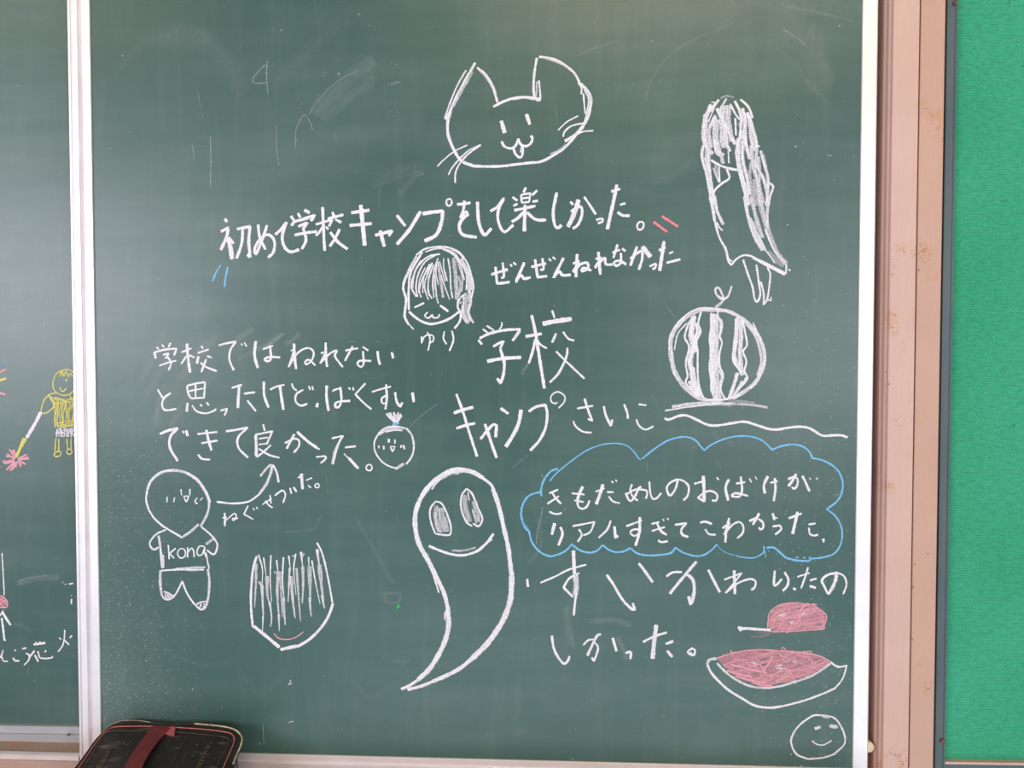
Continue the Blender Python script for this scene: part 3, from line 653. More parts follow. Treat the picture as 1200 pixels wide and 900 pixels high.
# ---- long-haired figure
w = chalk('long_haired_figure_drawing', 'E2', '''14 460,485 500,440 550,415 600,420 650,445 720,478 850,545; 18,.95 610,430 660,458 720,490 840,552; 13 850,480 846,540; 11 862,512 878,524; 16,.9 345,170 375,280 420,370 440,450 462,485; 12,.9 420,350 445,440 470,455''', WHITE, front, 'white chalk drawing of a figure with very long hair')
chalk('leg', 'E2', '15,.95 545,445 580,550 612,640 625,720 645,742 665,690 655,600 638,480; 14,.6 640,480 650,540', WHITE, w)
chalk('leg', 'E2', '14,.95 670,600 690,690 688,765! 716,715 736,560 716,500; 10 715,722 740,735 741,708', WHITE, w)
chalk('arm', 'E', '18 320,585 380,622 450,645 505,655; 14,.7 335,640 360,705 380,745; 12,.9 375,630 380,742; 16,.95 430,650 448,712 395,750 345,800 335,850; 22,.5 350,620 368,710', WHITE, w)
chalk('hair', 'E', [('E', '''22,.85 375,160 320,230 265,282; 34,.8 320,195 280,300 268,400 278,485; 34,.75 285,300 275,420 295,500 332,545; 26,.75 352,270 305,380 322,500; 26,.85 360,220 410,320 460,420 490,475; 30,.75 348,280 342,400 362,530 412,550; 44,.7 402,200 398,330 402,440 412,500; 44,.68 438,200 440,330 466,455; 14,.8 430,150 400,200 380,240;
 24,.7 370,300 362,430 392,560 405,612; 26,.75 422,360 432,470 456,525; 12,.8 440,520 446,608; 14,.9 455,190 490,260 520,300; 22,.85 485,170 520,240 532,320 522,440; 18,.95 525,158 582,212 612,290; 28,.8 540,220 560,330 545,440; 28,.85 572,250 602,330 630,430 640,500; 28,.75 590,300 602,430 622,520; 16,.85 490,290 495,412; 26,.8 560,330 562,450 592,580; 14,.45 385,150 430,135 480,145; 22,.6 520,320 535,400 550,520;
 36,.85 515,430 507,560 530,680 560,800 580,905; 24,.85 542,450 542,580 570,700 592,830; 28,.7 600,480 612,600 650,760 672,905; 24,.75 640,500 640,620 690,720 722,860; 22,.8 668,520 702,640 722,740 708,905; 12,.9 650,490 662,485; 16,.85 720,740 756,772 735,840 725,905; 22,.55 600,600 592,700 612,905; 50,.5 628,720 642,905; 26,.55 680,540 708,650; 24,.6 655,560 660,680 650,760; 20,.6 620,640 650,720 690,890;
 22,.85 265,480 256,560 285,670 310,800 328,905; 28,.8 300,500 305,640 320,760 338,905; 12,.9 275,570 300,640 332,800 355,905; 22,.6 290,470 285,580 308,700; 10,.9 320,180 350,190 300,320'''),
 ('E2', '''24,.85 312,0 335,100 345,172; 22,.8 345,-5 362,100 406,200; 13,.85 360,180 378,220 402,240; 26,.8 555,0 582,150 622,270 680,382; 28,.65 602,0 628,120 682,290; 40,.55 655,0 692,150 742,300 790,410 850,480; 22,.75 728,-5 716,100 715,225; 24,.75 590,150 640,260 702,382; 16,.9 700,230 760,370 842,472; 34,.38 722,385 780,455 832,490; 18,.5 620,180 690,292; 10,.9 705,380 770,470; 22,.6 660,20 690,120 720,240''')], WHITE, w)

# ---- whole watermelon
m = chalk('watermelon_drawing', 'J', '''34,.72 470,138 350,142 245,205 167,310 155,420 180,560 245,670 330,742 405,772; 12,.95 480,130 350,130 235,200 158,310 145,420; 10,.9 182,420 205,310 270,230; 18,.95 395,772 480,772 550,766 640,740; 28,.8 470,137 560,150 650,195 730,265 790,360 815,460 800,560 750,650 680,708 590,762; 18,.75 690,240 750,320 782,420 792,510 765,600; 12,.9 735,230 770,310 815,420 822,500; 26,.5 760,640 700,695 640,735; 10,.6 735,225 750,262''', WHITE, front, 'white chalk drawing of a striped round watermelon')
chalk('stripe', 'J', '''40,.9 318,185 305,260 300,330 315,400 312,440; 40,.85 310,400 292,500 300,560; 44,.9 305,540 315,620 330,680 362,745; 26,.9 330,230 345,290 325,350 335,430; 14 370,150 350,230 366,292 338,360 346,430 345,500 347,600 357,680 388,768; 14 305,200 280,240 255,330 285,400 262,510 275,600 262,650 312,712 352,760; 30,.5 300,590 330,640; 20,.9 300,210 330,180; 26,.8 285,640 320,715''', WHITE, m)
chalk('stripe', 'J', '''44,.85 455,165 452,300 450,450 452,600 472,765; 30,.75 475,170 480,300 478,450 482,600 500,765; 12 440,160 440,250 428,350 440,430 428,540 440,640 440,700 470,765; 14 485,150 488,190! 518,240 500,320 516,370 498,450 502,540 525,600 506,690 535,762; 24,.8 500,200 512,240 505,310; 22,.8 500,560 518,610 505,660; 22,.8 440,690 470,760''', WHITE, m)
chalk('stripe', 'J', '''32,.85 628,190 618,300 608,400 605,480 650,562; 34,.8 655,190 650,320 645,430 650,540 660,600; 14 660,190 680,300 692,385 665,432 688,500 675,570 696,620 650,680; 13 612,200 610,330 592,480 625,545 660,590; 26,.85 625,580 602,660 568,760; 22,.8 660,640 625,700 590,755; 12 690,610 640,692 575,768; 14 640,725 610,760; 20,.6 600,700 580,750''', WHITE, m)
chalk('stem', 'E2', '20,.75 350,780 385,755 412,722; 17,.8 400,720 358,692 350,650 375,645 398,690 410,722; 15,.85 362,702 400,725 440,700 465,630', WHITE, m)
chalk('ground_line', 'J', '24,.7 165,820 300,800 450,792 520,785; 12,.9 115,848 300,818 500,800 600,795; 20,.5 520,798 700,805 838,825; 22,.35 560,780 650,782 750,795; 12,.6 640,800 760,812 838,822; 30,.4 420,800 550,800 580,815', WHITE, m)
chalk('wavy_line', 'I', [('I', '18 832,362 865,370 930,345 990,342 1060,372 1130,405 1200,412 1310,395 1390,385 1470,405 1560,435 1620,440 1700,428 1790,420 1860,435 1940,482 2020,480 2080,482 2120,496')], WHITE, front, 'long wavy white chalk line above the blue cloud')

# ---- 学校 キャンプ さいこ
line('large white chalk title 学校', [
 ('F', '13 275,154 310,180; 14 303,130 353,163; 13 408,105 408,130 392,156; 20 252,220 310,190 380,170 460,158 542,156; 22,.85 535,165 483,238; 18 243,230 270,262; 18 346,278 385,255 422,238! 396,290; 25,.95 305,380 420,360 545,353; 22 398,292 425,390 420,470 400,535! 375,500'),
 ('F', '23 618,55 645,180 680,400 708,572; 22,.95 575,207 690,186; 19 645,225 625,310 598,395; 22,.22 598,390 545,475; 15 650,220 680,262 726,290; 15 762,22 780,78; 33,.97 695,117 780,100 900,82; 18,.9 790,183 762,250; 15 838,172 875,220 918,235; 18,.9 870,285 862,350 810,460 745,530; 15 790,310 860,380 990,503')], front)
line('white chalk title キャンプさいこ', [
 ('G', '19 88,190 130,300 180,460 235,630; 24 70,325 140,300 208,283; 20 88,432 150,412 222,396'),
 ('G', '22 258,508 300,455 345,408 372,410! 365,495; 22 290,400 330,520 372,640'),
 ('G', '22 400,290 455,330; 27 545,300 525,400 482,490 435,562'),
 ('G', '20 597,315 650,280 716,268! 728,330 715,430 670,520 607,588; 11 806,290 845,250 850,205 802,175 758,200 755,240 782,258 800,248'),
 ('G', '15 937,292 1050,273; 17 990,222 1018,310 1045,378! 1014,365; 14 910,380 930,420 980,455 1040,462'),
 ('I', '18 405,275 420,340 455,415! 465,370; 16 548,262 570,320 575,365'),
 ('I', '14 650,262 705,270; 14 633,368 655,415 700,440 755,417')], front)

# ---- blue cloud and the writing in it
chalk('cloud_outline', 'L', [('L', '''16,.85 325,295 270,315 225,375 205,440 207,490; 10,.9 265,383 310,330 400,255 520,170 640,125 740,118 810,135 860,180 890,222 908,231; 12 915,226 990,165 1080,105 1150,80 1200,72 1250,77 1300,105 1350,168! 1400,128 1490,88 1580,68 1670,68 1750,92 1800,132 1830,165'''),
 ('K', '13 630,282 690,258 770,245 840,258 890,295 912,342! 980,355 1050,390 1100,440 1125,510 1120,580 1085,645 1015,698'),
 ('M', '12 1010,338 1070,385 1110,450 1122,520 1105,600 1060,655 980,680 905,688; 16,.9 905,690 880,704 800,700 725,682! 690,650 640,610 590,612; 7 568,598 585,680; 10 575,600 570,640 545,662 500,682 420,678 380,668; 7,.7 380,668 330,655 270,625 240,585; 12 240,588 200,630 140,665 80,668 0,645; 9,.7 600,632 606,640; 9,.7 655,650 662,658; 12,.8 795,680 815,678; 12,.8 845,680 865,682; 11,.8 885,682 905,682'),
 ('N', '14,.95 1200,525 1150,490! 1120,525 1060,540 950,545 880,530 830,492! 790,515 730,522 680,505 637,472! 600,510 550,525 480,510 420,465! 380,510 320,540 260,550 190,515 140,450 118,372! 92,350 65,270 75,190 120,125 200,98; 20,.5 115,360 80,320 68,270; 18,.5 420,470 445,498')], BLUE, front, 'light blue chalk outline of a cloud')
line('white chalk writing きもだめしのおばけが inside the blue cloud', [
 ('N', '14 262,108 325,82; 15 280,95 305,140 345,182; 14 248,183 290,155 330,128; 14 262,237 290,250 320,255 350,246'),
 ('N', '13 420,108 510,117; 13 437,158 505,170; 22,.95 498,60 470,120 460,170; 15 460,160 466,200 495,218 528,200 545,158'),
 ('N', '15 588,98 650,72; 23 640,45 620,110 592,186; 14 668,100 715,100; 13 680,130 710,165 758,178; 11 700,22 712,36; 11 728,12 738,28'),
 ('N', '16 799,105 825,160 850,150 877,105 890,72 910,62; 16 846,45 835,66 832,90; 12 832,90 848,130 885,161; 14 810,112 862,84 905,82 947,88! 950,112 942,147'),
 ('N', '14 965,25 972,100 990,148 1020,140 1050,105'),
 ('N', '15 1165,20 1148,80 1110,125 1088,75 1110,36 1165,12 1215,28 1243,65 1235,125 1205,158'),
 ('M', '16 80,162 160,140; 23 145,105 150,200 150,290; 15 105,262 150,225 200,212 242,238 236,278 205,278; 15 105,256 150,288; 10 238,115 254,135'),
 ('M', '20 325,130 302,190 320,280; 15 375,160 440,150; 16 408,110 418,200 400,250 345,248 375,228 460,246; 9 470,125 485,152; 9 510,110 522,132'),
 ('M', '20 600,108 572,170 578,230; 15 615,155 668,143; 17 648,120 652,200 640,285'),
 ('M', '20 800,92 775,135 744,180; 17 740,128 785,112; 15 785,112 808,128 806,170 786,196 766,185; 18 842,105 868,160 892,216; 9 890,120 902,132; 11 938,120 950,132')], front)
line('white chalk writing リアルすぎてこわかった、 inside the blue cloud', [
 ('N', '23 300,318 280,400; 19 340,345 355,395 326,475'),
 ('N', '14 425,340 580,310! 550,380 500,405; 15 470,360 490,400 462,450'),
 ('N', '15 695,300 668,365 608,422; 20 720,340 728,420! 746,405'),
 ('N', '14 803,340 915,298; 20 898,275 896,380 868,478; 14 892,362 850,365 832,388 862,408 890,392'),
 ('N', '14 980,325 1035,310; 14 983,373 1075,345; 17 1020,318 1045,370 1088,402; 16 1026,438 1050,452 1095,445; 11 1057,290 1070,300; 10 1090,282 1102,294'),
 ('N', '17 1145,330 1185,325 1225,318! 1190,365 1200,400 1240,415'),
 ('M', '17 122,435 160,428 206,445; 14 157,480 185,515 232,520'),
 ('M', '17 328,402 308,480 300,575; 16 280,475 332,435! 300,500; 15 290,520 350,450 400,430 427,465 420,510 383,545'),
 ('M', '18 538,368 515,412 492,450; 18 467,424 515,404; 16 532,407 565,435 565,470 550,483 534,468; 17 632,368 646,416; 10 646,394 668,406'),
 ('M', '15 632,462 685,454! 692,482 650,520'),
 ('M', '17 745,405 838,370; 22 808,358 792,430 773,515; 15 885,448 935,440; 14 888,470 892,512! 915,525 952,520'),
 ('M', '14 980,558 995,552! 990,575')], front)

# ---- すいかわりたのしかった。
line('large white chalk writing すいかわりたの', [
 ('O', '18 107,230 112,287'),
 ('O', '14 200,258 300,215 400,165 522,130; 26,.95 432,30 436,120 440,200; 40,.72 446,195 452,280 444,345; 17 452,330 440,420 434,488; 12 475,188 450,200; 17 440,205 400,230 362,290! 430,358'),
 ('O', '19 665,200 710,265 780,380 840,440 865,448! 848,400; 21,.9 890,120 930,170 990,255'),
 ('P', '17 245,213 290,185 355,182; 24,.92 385,195 430,235 442,300 430,380 415,410! 402,352; 22,.9 458,108 370,210 270,335; 20,.92 540,165 580,245 622,325'),
 ('P', '13 652,236 720,210 775,190! 720,260 660,330; 22,.95 722,170 728,338; 15 662,330 740,265 830,232 872,248 866,290 842,308'),
 ('Q', '17 588,172 582,270 605,268 637,230; 18 655,182 682,230 675,280 643,315'),
 ('Q', '20 716,295 736,306'),
 ('Q', '12 745,216 833,188; 14 822,148 800,220 773,296; 14 835,241 882,228; 18 833,280 876,294'),
 ('Q', '26,.85 1022,192 1015,240 985,310; 18 985,300 965,335 935,280 920,240 960,202 1030,187; 13 1030,187 1075,212 1092,270 1068,338')], front)
line('white chalk writing しかった。 below the melon-splitting line', [
 ('O', '18 280,628 295,720 330,790 365,826 392,808 405,772'),
 ('O', '13 500,697 535,662 572,655; 15 575,672 605,710 592,770 575,810! 562,782; 19,.9 625,618 592,640 530,770; 20 708,645 735,740'),
 ('O', '17 798,753 835,745 832,795'),
 ('O', '17 920,675 1000,635 1090,607; 31,.9 1015,552 1000,670 988,792; 20 1080,688 1135,668; 20 1090,735 1128,780'),
 ('P', '15 432,715 395,745 435,768 448,735 425,718; 12,.8 410,745 430,760')], front)

# ---- the story on the left
line('white chalk writing 学校ではねれない', [
 ('H', '13 140,280 158,298; 13 178,262 195,284; 14 240,250 224,282; 17 125,312 136,362; 15 128,318 200,298 282,290! 264,340; 14 185,336 228,324! 202,362; 13 160,412 220,390 280,376; 14 214,345 242,390 224,445'),
 ('H', '13 315,318 387,288; 20 355,255 360,340 377,460; 14 352,340 314,400; 13 368,336 408,354; 14 455,272 468,292; 14 430,322 508,297; 19,.9 436,345 425,398; 14 495,342 530,356; 15 490,365 455,458; 15 450,390 490,420 565,450'),
 ('H', '15 578,268 640,252 700,243! 660,300 654,370 684,445; 11 737,255 743,270; 13 758,248 774,276'),
 ('H', '20 838,238 830,340 853,428; 13 888,296 960,270; 17 938,268 945,360 922,380 900,365 940,350 1010,353'),
 ('H2', '20 147,255 152,350 162,435; 13 125,308 153,290! 108,422; 14 108,420 170,325 240,287 284,312 274,370 236,402 225,385 252,370 298,410'),
 ('H2', '18 370,248 372,340 380,420; 13 335,325 372,312! 330,396; 15 330,395 400,325 450,305 436,345 490,422'),
 ('H2', '14 508,305 598,288; 16,.9 560,273 505,378; 14 630,278 670,305; 15 632,308 637,395 618,420 594,400 612,376 690,378'),
 ('H2', '18 735,308 740,360 753,405; 17 835,316 845,360')], front)
line('white chalk writing と思ったけど、ばくすい', [
 ('H', '14 148,578 168,612 184,638; 15 242,602 192,640 180,692 205,725 280,715'),
 ('H', '15 355,552 362,600 382,642; 14 355,552 420,536 482,527! 474,642; 12 370,590 472,570; 13 415,545 415,640; 13 382,642 472,636; 19,.9 360,672 352,735; 13 390,690 425,733 490,746 548,726 558,712; 14 448,682 460,698; 14 492,668 508,692'),
 ('H', '13 590,728 640,712! 618,762'),
 ('H', '14 668,568 742,545; 21 722,543 712,710; 15 755,608 834,598; 15 778,655 840,732'),
 ('H', '18 895,523 898,620 928,706; 13 938,580 985,558 1040,545; 21 1008,548 1020,640 1033,722'),
 ('H2', '13 132,535 143,568 167,586; 15 212,580 165,610 158,660 195,692 242,678; 12 250,553 262,582; 12 275,555 283,583'),
 ('H2', '20 315,672 306,704'),
 ('H2', '20 378,550 376,630 390,730; 13 415,592 440,578 482,570; 17 473,560 480,650 462,702 438,698 442,672 480,662 543,658; 12 532,563 542,582; 12 560,562 566,586'),
 ('H2', '14 650,535 578,612! 640,675 692,718'),
 ('H2', '14 695,596 760,575 830,558; 17 795,543 800,640 790,718; 14 798,622 765,640 770,676 798,672'),
 ('H2', '18 858,598 870,665 895,700! 910,668; 21 980,600 990,668')], front)
line('white chalk writing できて良かった。', [
 ('H3', '19 163,172 220,148 292,130! 238,190 236,270 290,362; 13 323,150 336,167; 20 348,145 360,186'),
 ('H3', '14 428,172 568,157; 14 455,236 570,218; 19 490,142 505,210 527,288; 15 430,315 460,345 518,352'),
 ('H3', '16 628,152 700,142 782,126! 715,195 718,270 785,338'),
 ('H3', '14 890,103 902,150; 22,.9 838,180 842,260 842,330; 14 833,178 955,152! 915,245; 12 860,205 925,196; 12 860,245 920,238; 13 845,335 890,300 945,248; 14 860,275 930,318 1005,338'),
 ('H4', '14 83,295 150,265 182,278 180,320 145,362; 18,.9 150,232 95,335; 20 168,215 240,280 310,330; 12 300,325 328,340'),
 ('H4', '14 303,394 365,388 370,405 335,437'),
 ('H4', '14 413,262 492,244! 455,310 420,445; 22,.7 465,290 432,370 418,445; 14 505,326 582,318; 10 498,370 530,400; 20 530,398 600,475'),
 ('H4', ell(675, 468, 21, 22, 11))], front)
b = chalk('bun_face_drawing', 'H4', '12 740,230 712,290 720,360 770,430 840,466 885,470; 14,.9 935,445 975,390 990,320 975,240 935,190; 22,.7 860,478 920,440', WHITE, front, 'white chalk drawing of a round face with a hair bun')
chalk('hair', 'H4', '14,.85 740,230 790,190 860,178 930,192; 16,.8 790,215 860,202 910,205; 18,.6 745,240 790,208 860,188; 14,.7 860,190 905,208; 12,.8 735,240 800,200', WHITE, b)
chalk('hair_bun', 'H4', '14,.85 855,150 795,90; 14,.85 858,150 822,80; 15,.85 860,150 850,78; 15,.85 865,150 882,80; 15,.85 872,150 905,100; 12,.8 868,150 900,88; 12,.8 845,140 808,82; 18,.6 862,145 866,90', WHITE, b)
chalk('hair_tie', 'H4', '15 838,164 860,160 886,156', BLUE, b, 'light blue hair tie')
for s in ('16 815,265 812,292', '13 858,270 856,300'): chalk('eye', 'H4', s, WHITE, b)
chalk('mouth', 'H4', '10 825,320 858,320! 840,358! 825,320', WHITE, b)
for s in ('12 743,312 745,332; 13 777,315 780,340', '11 903,308 899,330; 14 916,310 926,338'): chalk('cheek_marks', 'H4', s, WHITE, b)
chalk('curved_arrow', 'H3', '14,.95 563,648 680,660 790,645 870,590; 20,.75 860,598 915,520 945,440 956,385; 17,.7 945,385 905,425 870,470; 15 960,390 985,440 1000,512', WHITE, front, 'white chalk arrow curving up to the writing')
line('small slanted white chalk note ねぐせついた。', [
 ('H3', '14,.9 620,725 622,820; 10 605,763 632,752! 615,800; 10 613,792 650,760 690,730 702,760 680,780 676,765 715,765'),
 ('H3', '11 785,675 755,735! 820,772; 9 818,690 830,708; 9 842,684 852,700'),
 ('H3', '10 885,668 950,625; 11 938,600 946,660; 12 905,640 930,672 957,690'),
 ('H3', '12 972,605 1025,568 1047,600 1030,656'),
 ('H3', '13 1078,550 1090,592; 15 1103,545 1126,578'),
 ('H4', '12 175,540 212,515; 22,.9 198,510 208,620; 10 232,557 275,540; 12 245,592 268,610; ' + ell(310, 595, 15, 15, 10))], front)

# ---- child in the lettered shirt
k = chalk('shirt_child_drawing', 'H3', [('H3', '20,.75 75,560 105,498 170,445 260,428 350,445 430,500 480,570 512,640; 12,.95 70,580 100,500 165,442 260,422; 14,.95 75,570 68,630 85,700 120,760; 14,.95 118,758 190,822 310,892; 18,.75 510,630 508,690 490,750 450,822; 14 340,438 430,492 490,580 518,650'), ('H5', '12,.95 320,145 382,182; 18,.7 380,178 440,138 497,85')], WHITE, front, "white chalk drawing of a round-headed child in a lettered shirt")
for s in ('10,.9 215,612 214,652', '10,.8 268,615 260,652'): chalk('cheek_mark', 'H3', s, WHITE, k)
chalk('cheek_mark', 'H3', '11,.9 428,620 412,640 418,658 430,660; 9,.8 465,620 445,640', WHITE, k)
chalk('eye', 'H3', '10 312,560 317,602', WHITE, k); chalk('eye', 'H3', '10 375,558 375,602', WHITE, k); chalk('mouth', 'H3', '10 330,608 368,608! 350,652! 332,612', WHITE, k)
chalk('shirt', 'H5', '14,.85 265,125 200,155 155,210 160,245 185,265 218,245; 18,.8 215,165 230,270 240,395; 12,.8 248,300 250,395; 13,.95 515,105 565,145 605,185; 20,.6 605,185 548,228; 14,.95 605,185 628,230 615,285 595,297 555,268; 12,.85 548,285 560,350 572,400; 13,.95 232,412 350,405 535,405; 12,.7 330,400 450,390 545,388; 20,.45 370,402 450,408 520,400; 12,.5 155,215 165,190', WHITE, k)
chalk('shirt_lettering', 'H5', '11 283,230 290,332; 11 335,255 292,292! 325,325; ' + ell(377, 290, 28, 34, 10) + '; 11 420,248 418,320; 11 420,285 445,255 460,270 466,318; 10 540,245 505,240 485,275 492,303 520,300 538,255; 11 540,245 538,285 550,315', WHITE, k)
chalk('trousers', 'H5', '20,.7 228,410 227,500 237,580; 14,.85 235,580 260,612 300,610 340,570 380,490; 14,.9 380,485 420,580 470,650 515,686 550,665; 18,.75 550,660 566,590 572,480 560,400', WHITE, k)
chalk('shoe', 'H5', '10 250,560 285,570 320,592; 9,.9 262,570 270,606; 9,.9 278,575 288,606; 9,.9 295,582 305,605; 22,.45 255,595 310,600', WHITE, k)
chalk('shoe', 'H5', '10 480,650 510,635 550,627; 9,.9 515,640 505,672; 9,.9 530,640 540,655 528,672; 20,.35 490,660 545,655', WHITE, k)

# ---- fringe head
h_ = chalk('fringe_head_drawing', 'T', '17,.95 245,130 220,220 207,350 205,480 215,600 220,632; 24,.92 225,622 310,692 405,772; 24,.9 412,787 530,762; 20,.92 530,768 620,712 700,630 750,550 782,462; 13 668,35 705,110 740,250 778,458', WHITE, front, 'white chalk drawing of a head hidden behind a straight fringe')
for s in ('24,.6 240,180 240,300 230,492', '13 258,120 285,220 283,330; 24,.7 282,330 287,450 292,560; 12 290,550 285,672; 20,.6 262,308 292,372', '12,.95 293,140 312,270; 30,.6 318,270 320,400 335,460; 17,.75 335,450 350,560 342,628', '12 345,123 340,300 350,452', '14 385,158 395,240; 26,.65 395,240 390,400 402,560; 18,.7 400,540 404,658; 20,.5 365,245 412,240',
          '24,.5 408,240 418,400 425,560', '14 433,138 426,300 440,450; 24,.65 432,420 440,540 446,615', '13 470,128 480,210; 17,.75 478,210 465,452', '28,.65 485,270 500,450 515,566', '12 520,112 505,230 522,402; 10 495,130 510,128', '20,.6 525,213 540,420 553,592', '17,.85 556,100 568,200; 24,.65 568,200 572,330 565,462; 13,.6 578,110 562,150',
          '14,.8 610,135 612,200; 36,.6 614,200 620,330 620,420; 24,.65 618,420 622,500 630,556', '12 633,160 660,320 690,465', '22,.8 670,80 685,200; 36,.62 685,190 698,310 708,400; 24,.7 706,400 712,450 722,500'):
    chalk('hair_strand', 'T', s, WHITE, h_, None, 0.0, None, False, 0.6)
chalk('mouth', 'T', '8 365,673 400,708 460,717 520,700 575,662', PINK, h_, 'thin pink smile')

# ---- ghost
gh = chalk('ghost_drawing', 'U', [('U', '''34,.9 400,130 290,205 212,300 165,410 160,520 185,640 250,760 310,882; 42,.75 470,135 400,142 320,185; 32,.88 390,135 480,128 560,138 640,182; 20,.95 620,170 690,225 712,265; 32,.9 705,255 745,370 780,520 815,680 838,882; 13,.8 345,180 305,220 275,262; 10,.95 400,118 470,110 560,125'''),
 ('V', '30,.92 420,20 482,150 512,270; 36,.9 508,260 513,390 470,530 390,670 300,760; 22,.95 310,752 240,800 180,825; 13,.9 400,0 432,100 446,148; 14,.8 490,280 488,340; 40,.88 958,0 955,140 935,250 880,370 790,500 680,610; 30,.92 690,602 600,675 500,730 400,772; 22,.95 410,768 320,805 225,830')], WHITE, front, 'large white chalk drawing of a smiling ghost')
chalk('eye', 'U', '13,.95 300,348 265,400 268,480 300,572! 350,580 405,577 408,510 382,430 345,360 300,345; 36,.5 310,375 302,460 330,560; 44,.5 340,390 348,470 360,560; 30,.5 370,450 385,560; 10,.8 300,420 310,520 340,565; 9,.7 330,400 330,480', WHITE, gh)
chalk('eye', 'U', '13,.95 520,256 485,310 484,400 520,490 560,520; 13,.95 520,256 560,292 600,390 632,460 620,505 600,520 565,500; 40,.5 505,300 515,400 545,490; 44,.5 575,340 592,420 602,490; 10,.8 530,280 540,340; 9,.8 560,400 590,500', WHITE, gh)
chalk('mouth', 'U', '18 255,658 330,690 420,718 500,724 590,697 650,650 712,572; 16,.5 415,690 500,692 585,668; 14,.9 700,612 640,655 600,690', WHITE, gh)

# ---- melon on a board, melon slice, smiley
mb = chalk('melon_ball_drawing', 'Q', '9 540,512 558,460 620,415 720,400 850,412; 9 850,412 920,455 952,500 935,560 930,582 800,592 680,600 555,600 538,560 545,510; 9 850,405 885,412', PINK, front, 'pink chalk scribble of a melon ball',
           extra=hatch('Q', '548,520 565,460 620,420 720,405 840,412 915,455 945,500 935,560 920,578 800,588 680,595 562,595 542,560', -12, 11, 20, .66, 0.6, 3) + hatch('Q', '548,520 565,460 620,420 720,405 840,412 915,455 945,500 935,560 920,578 800,588 680,595 562,595 542,560', -38, 40, 10, .8, 0.6, 5))
chalk('seed_marks', 'Q', '8,.8 603,496 635,480 667,470; 8,.7 622,490 662,482; 8,.6 640,468 650,490; 8,.8 762,498 802,464; 8,.7 780,470 785,495; 9,.8 698,528 708,545! 722,528', WHITE, mb, 'white seed marks')
chalk('stick', 'Q', '22 328,570 360,580 400,578; 19,.95 390,578 470,585 558,590; 12 330,572 350,600', WHITE, mb, 'white chalk stick')
chalk('smear', 'Q', '12,.35 415,640 500,632 550,615; 14,.3 470,610 548,612 520,630', PINK, mb)
poly = '190,200 250,168 330,145 450,132 600,138 800,152 900,172 980,215 900,270 800,322 660,362 560,382 450,370 330,322 250,262'
ms = chalk('melon_slice_drawing', 'W', '11 180,190 300,150 450,130 600,136 800,152 900,172 985,215; 8,.9 635,132 645,108 668,136; 9,.8 730,148 830,140 850,150; 14 280,232 400,262 530,292; 14 250,275 330,300 430,320; 15 310,312 420,345 520,360; 15 435,360 520,385 570,382; 12 590,350 640,330 700,310; 12 660,250 680,290; 12 500,290 540,230 575,170', PINK, front, 'pink and white chalk drawing of a melon slice',
           extra=hatch('W', poly, -14, 13, 22, .62, 0.7, 8) + hatch('W', poly, 20, 44, 12, .85, 0.9, 11) + hatch('W', poly, -58, 60, 10, .7, 0.6, 12))
chalk('rind', 'W', '18 112,232 150,302 250,402 360,472 450,522 560,536 640,526; 15,.9 640,526 780,490 920,440 1010,400; 12,.95 1005,405 1060,340 1085,275 1092,235; 22,.75 178,190 130,198 112,232; 17,.75 180,222 250,292 330,347 430,388 540,396 650,380; 18,.7 640,382 780,337 870,300 980,225; 14,.9 980,215 1030,248 1098,240', WHITE, ms, 'white rind outline')
chalk('seed_marks', 'W', '8,.8 588,248 640,232; 8,.8 598,262 642,255; 8,.7 610,240 635,285; 9,.6 425,218 462,228; 9,.6 440,210 452,240; 9,.7 712,212 742,216; 8,.6 720,205 735,222', WHITE, ms, 'white seed marks')
sm = chalk('smiley_drawing', 'W', '14,.95 905,588 850,595 760,660 712,730 704,790 740,862 820,897; 14,.8 820,897 930,887 1010,860; 13,.85 1005,862 1070,802 1082,750 1055,670 1000,605 905,588; 10,.7 920,600 975,608', WHITE, front, 'white chalk smiley face in the bottom right corner')
chalk('eye', 'W', '22,.8 868,684 910,670', WHITE, sm); chalk('eye', 'W', '26,.75 972,664 1030,672', WHITE, sm); chalk('mouth', 'W', '9 850,768 880,792 930,797 987,767', WHITE, sm)
pieces('chalk_crumb', 'S4', '4,.7 1015,895 1020,892; 4,.6 980,855 984,850; 3,.6 210,868 216,870', WHITE, front, None)

# ---- rear board: yellow child with a sparkler, fireworks and writing
yc = chalk('child_drawing', 'X', '9 530,175 515,158 490,142 460,138 400,165 375,220 376,270 405,305 460,320 505,302 525,270; 9 490,318 505,345 520,345', YELLOW, rear, 'yellow chalk drawing of a child holding a sparkler', YR)
chalk('hair', 'X', '9,.9 418,188 435,150 450,186 465,148 480,190 495,164 510,188; 8,.8 430,160 445,185', YELLOW, yc, None, YR)
chalk('eye', 'X', '10,.5 417,218 424,222', YELLOW, yc, None, YR); chalk('eye', 'X', '10 470,203 462,222', YELLOW, yc, None, YR); chalk('mouth', 'X', '9 420,260 432,290 450,288 468,268', YELLOW, yc, None, YR)
chalk('arm', 'X', '10 405,300 345,315 308,360 290,420 300,447 340,435 385,395; 10 340,318 378,378', YELLOW, yc, None, YR)
chalk('shirt', 'X', '9 345,320 372,365 385,395 388,545', YELLOW, yc, None, YR, extra=hatch('X', '352,325 400,332 450,346 525,336 525,540 450,546 390,545 384,400', 92, 14, 10, .85, 0.7, 21) + hatch('X', '352,325 400,332 450,346 525,336 525,360 380,380', 20, 16, 9, .8, 0.6, 22) + hatch('X', '388,500 520,490 520,540 395,545', -12, 16, 9, .8, 0.6, 23))
chalk('shorts', 'X', '8 400,560 398,610', WHITE, yc, 'white scribbled shorts', YR, extra=hatch('X', '395,550 525,550 525,612 398,612', 75, 12, 10, .85, 0.9, 25) + hatch('X', '395,560 525,560 525,600 398,600', 20, 18, 8, .7, 0.9, 26))
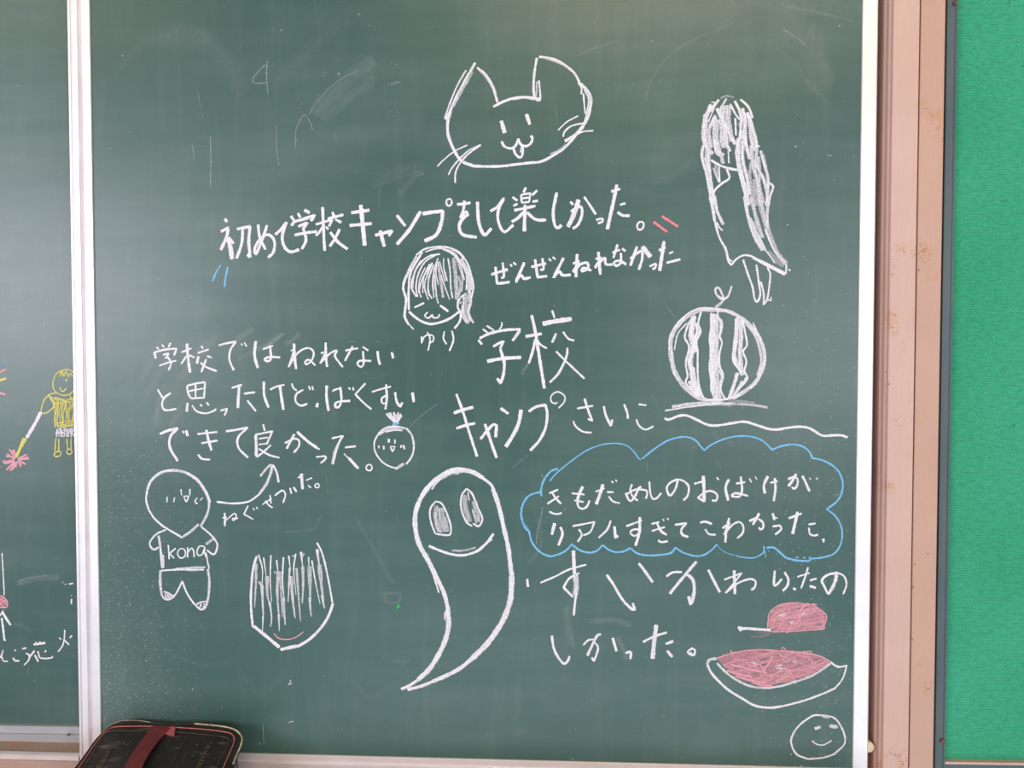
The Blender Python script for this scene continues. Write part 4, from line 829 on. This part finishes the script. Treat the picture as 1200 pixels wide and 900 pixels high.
chalk('leg', 'X', '9 395,620 385,712; 9 415,625 412,710; ' + ell(405, 732, 26, 17, 9, 1, -20), YELLOW, yc, None, YR); chalk('leg', 'X', '9 470,625 477,700; 9 500,620 500,700; ' + ell(487, 716, 18, 19, 9, 1, -20), YELLOW, yc, None, YR)
chalk('sparkler_handle', 'X', '26,.95 288,438 240,530 185,620', WHITE, yc, 'white sparkler handle', YR); chalk('sparkler', 'X', '26,.95 178,622 150,680; 20,.95 155,665 112,755; 14,.9 165,620 130,710 112,740', YELLOW, yc, 'yellow sparkler tip', YR)
chalk('spark_burst', 'X', '''14 110,760 65,700; 13 105,770 50,730; 13 100,775 20,790; 13 100,785 30,800; 14 105,785 45,845; 13 110,790 85,845; 12 105,795 70,850; 13 118,785 110,830; 13 125,780 150,810; 13 130,775 180,805; 14 125,770 205,765; 13 125,765 190,735; 12 130,770 200,755; 13 100,760 85,705; 12 110,740 95,700; 12 90,755 40,745; 12 60,790 20,780; 12 135,790 145,825''', PINK, rear, 'pink chalk burst of sparks under the sparkler', YR)
chalk('firework_streak', 'X', '15,.95 -40,175 0,155 42,135', PINK, rear, 'upper pink firework streak at the left edge', YR); chalk('firework_streak', 'X', '16,.4 -10,122 26,112', BLUE, rear, 'faint blue firework streak at the left edge', YR)
chalk('firework_streak', 'X', '16 -50,225 0,213 46,200', YELLOW, rear, 'yellow firework streak at the left edge', YR); chalk('firework_streak', 'X', '16 -40,290 0,303 40,314', PINK, rear, 'lower pink firework streak at the left edge', YR); chalk('firework_streak', 'X', '8,.7 -10,820 8,822', PINK, rear, 'tiny pink firework streak at the left edge', YR)
chalk('straight_line', 'Y', '9 14,48 22,180 30,345', WHITE, rear, 'thin upright white chalk line at the left edge', YR)
chalk('pink_ball', 'Y', '10 -20,352 20,355 52,395 48,425 30,432 -20,425', PINK, rear, 'pink chalk ball at the left edge', YR, extra=hatch('Y', '-30,355 20,358 50,400 42,428 -30,424', 30, 13, 13, .85, 0.5, 31))
chalk('upward_arrow', 'Y', '12 -10,498 8,478 24,453; 17 18,465 45,510 75,555; 15 12,505 22,580 31,662; 10 28,662 42,662', WHITE, rear, 'white chalk arrow pointing up at the left edge', YR)
line('white chalk writing ending 花火 on the rear blackboard', [
 ('Y', '10 22,730 5,790! 12,778 25,808 55,810; 10 -12,790 8,770'), ('Y', '11 102,730 112,736; 12 92,785 105,805 136,806'), ('Y', '11 155,722 186,716; 11 180,752 206,768 200,805 168,836'),
 ('Y', '16 235,692 318,680; 10 250,672 262,698; 10 284,670 274,692; 13 243,735 228,755 210,778; 13 243,765 258,790 268,812; 11 325,732 314,746; 11 265,738 280,786! 320,790 366,784 368,772'),
 ('Y', '10 455,588 452,650 440,700 408,743; 11 414,645 432,656; 12 452,660 486,694; 11 507,627 490,646')], rear, WHITE, YR)
chalk('stray_tick', 'Y', '12 485,267 515,262; 6,.7 440,248 444,262; 6,.5 450,272 475,264; 11 503,370 502,408; 6,.6 498,352 508,342', WHITE, rear, 'short white ticks beside the silver stile', YR)
pieces('rubbed_smear', 'Y', '60,.10 130,260 260,225 420,220; 8,.3 120,250 200,225 330,205; 6,.4 122,268 140,264; 40,.07 100,540 180,570 220,600; 8,.2 205,850 190,900', SMUDGE, rear, None, YR, True)
pieces('rubbed_smear', 'X', '40,.12 100,500 130,520 200,530; 8,.25 205,610 215,640', SMUDGE, rear, None, YR, True)
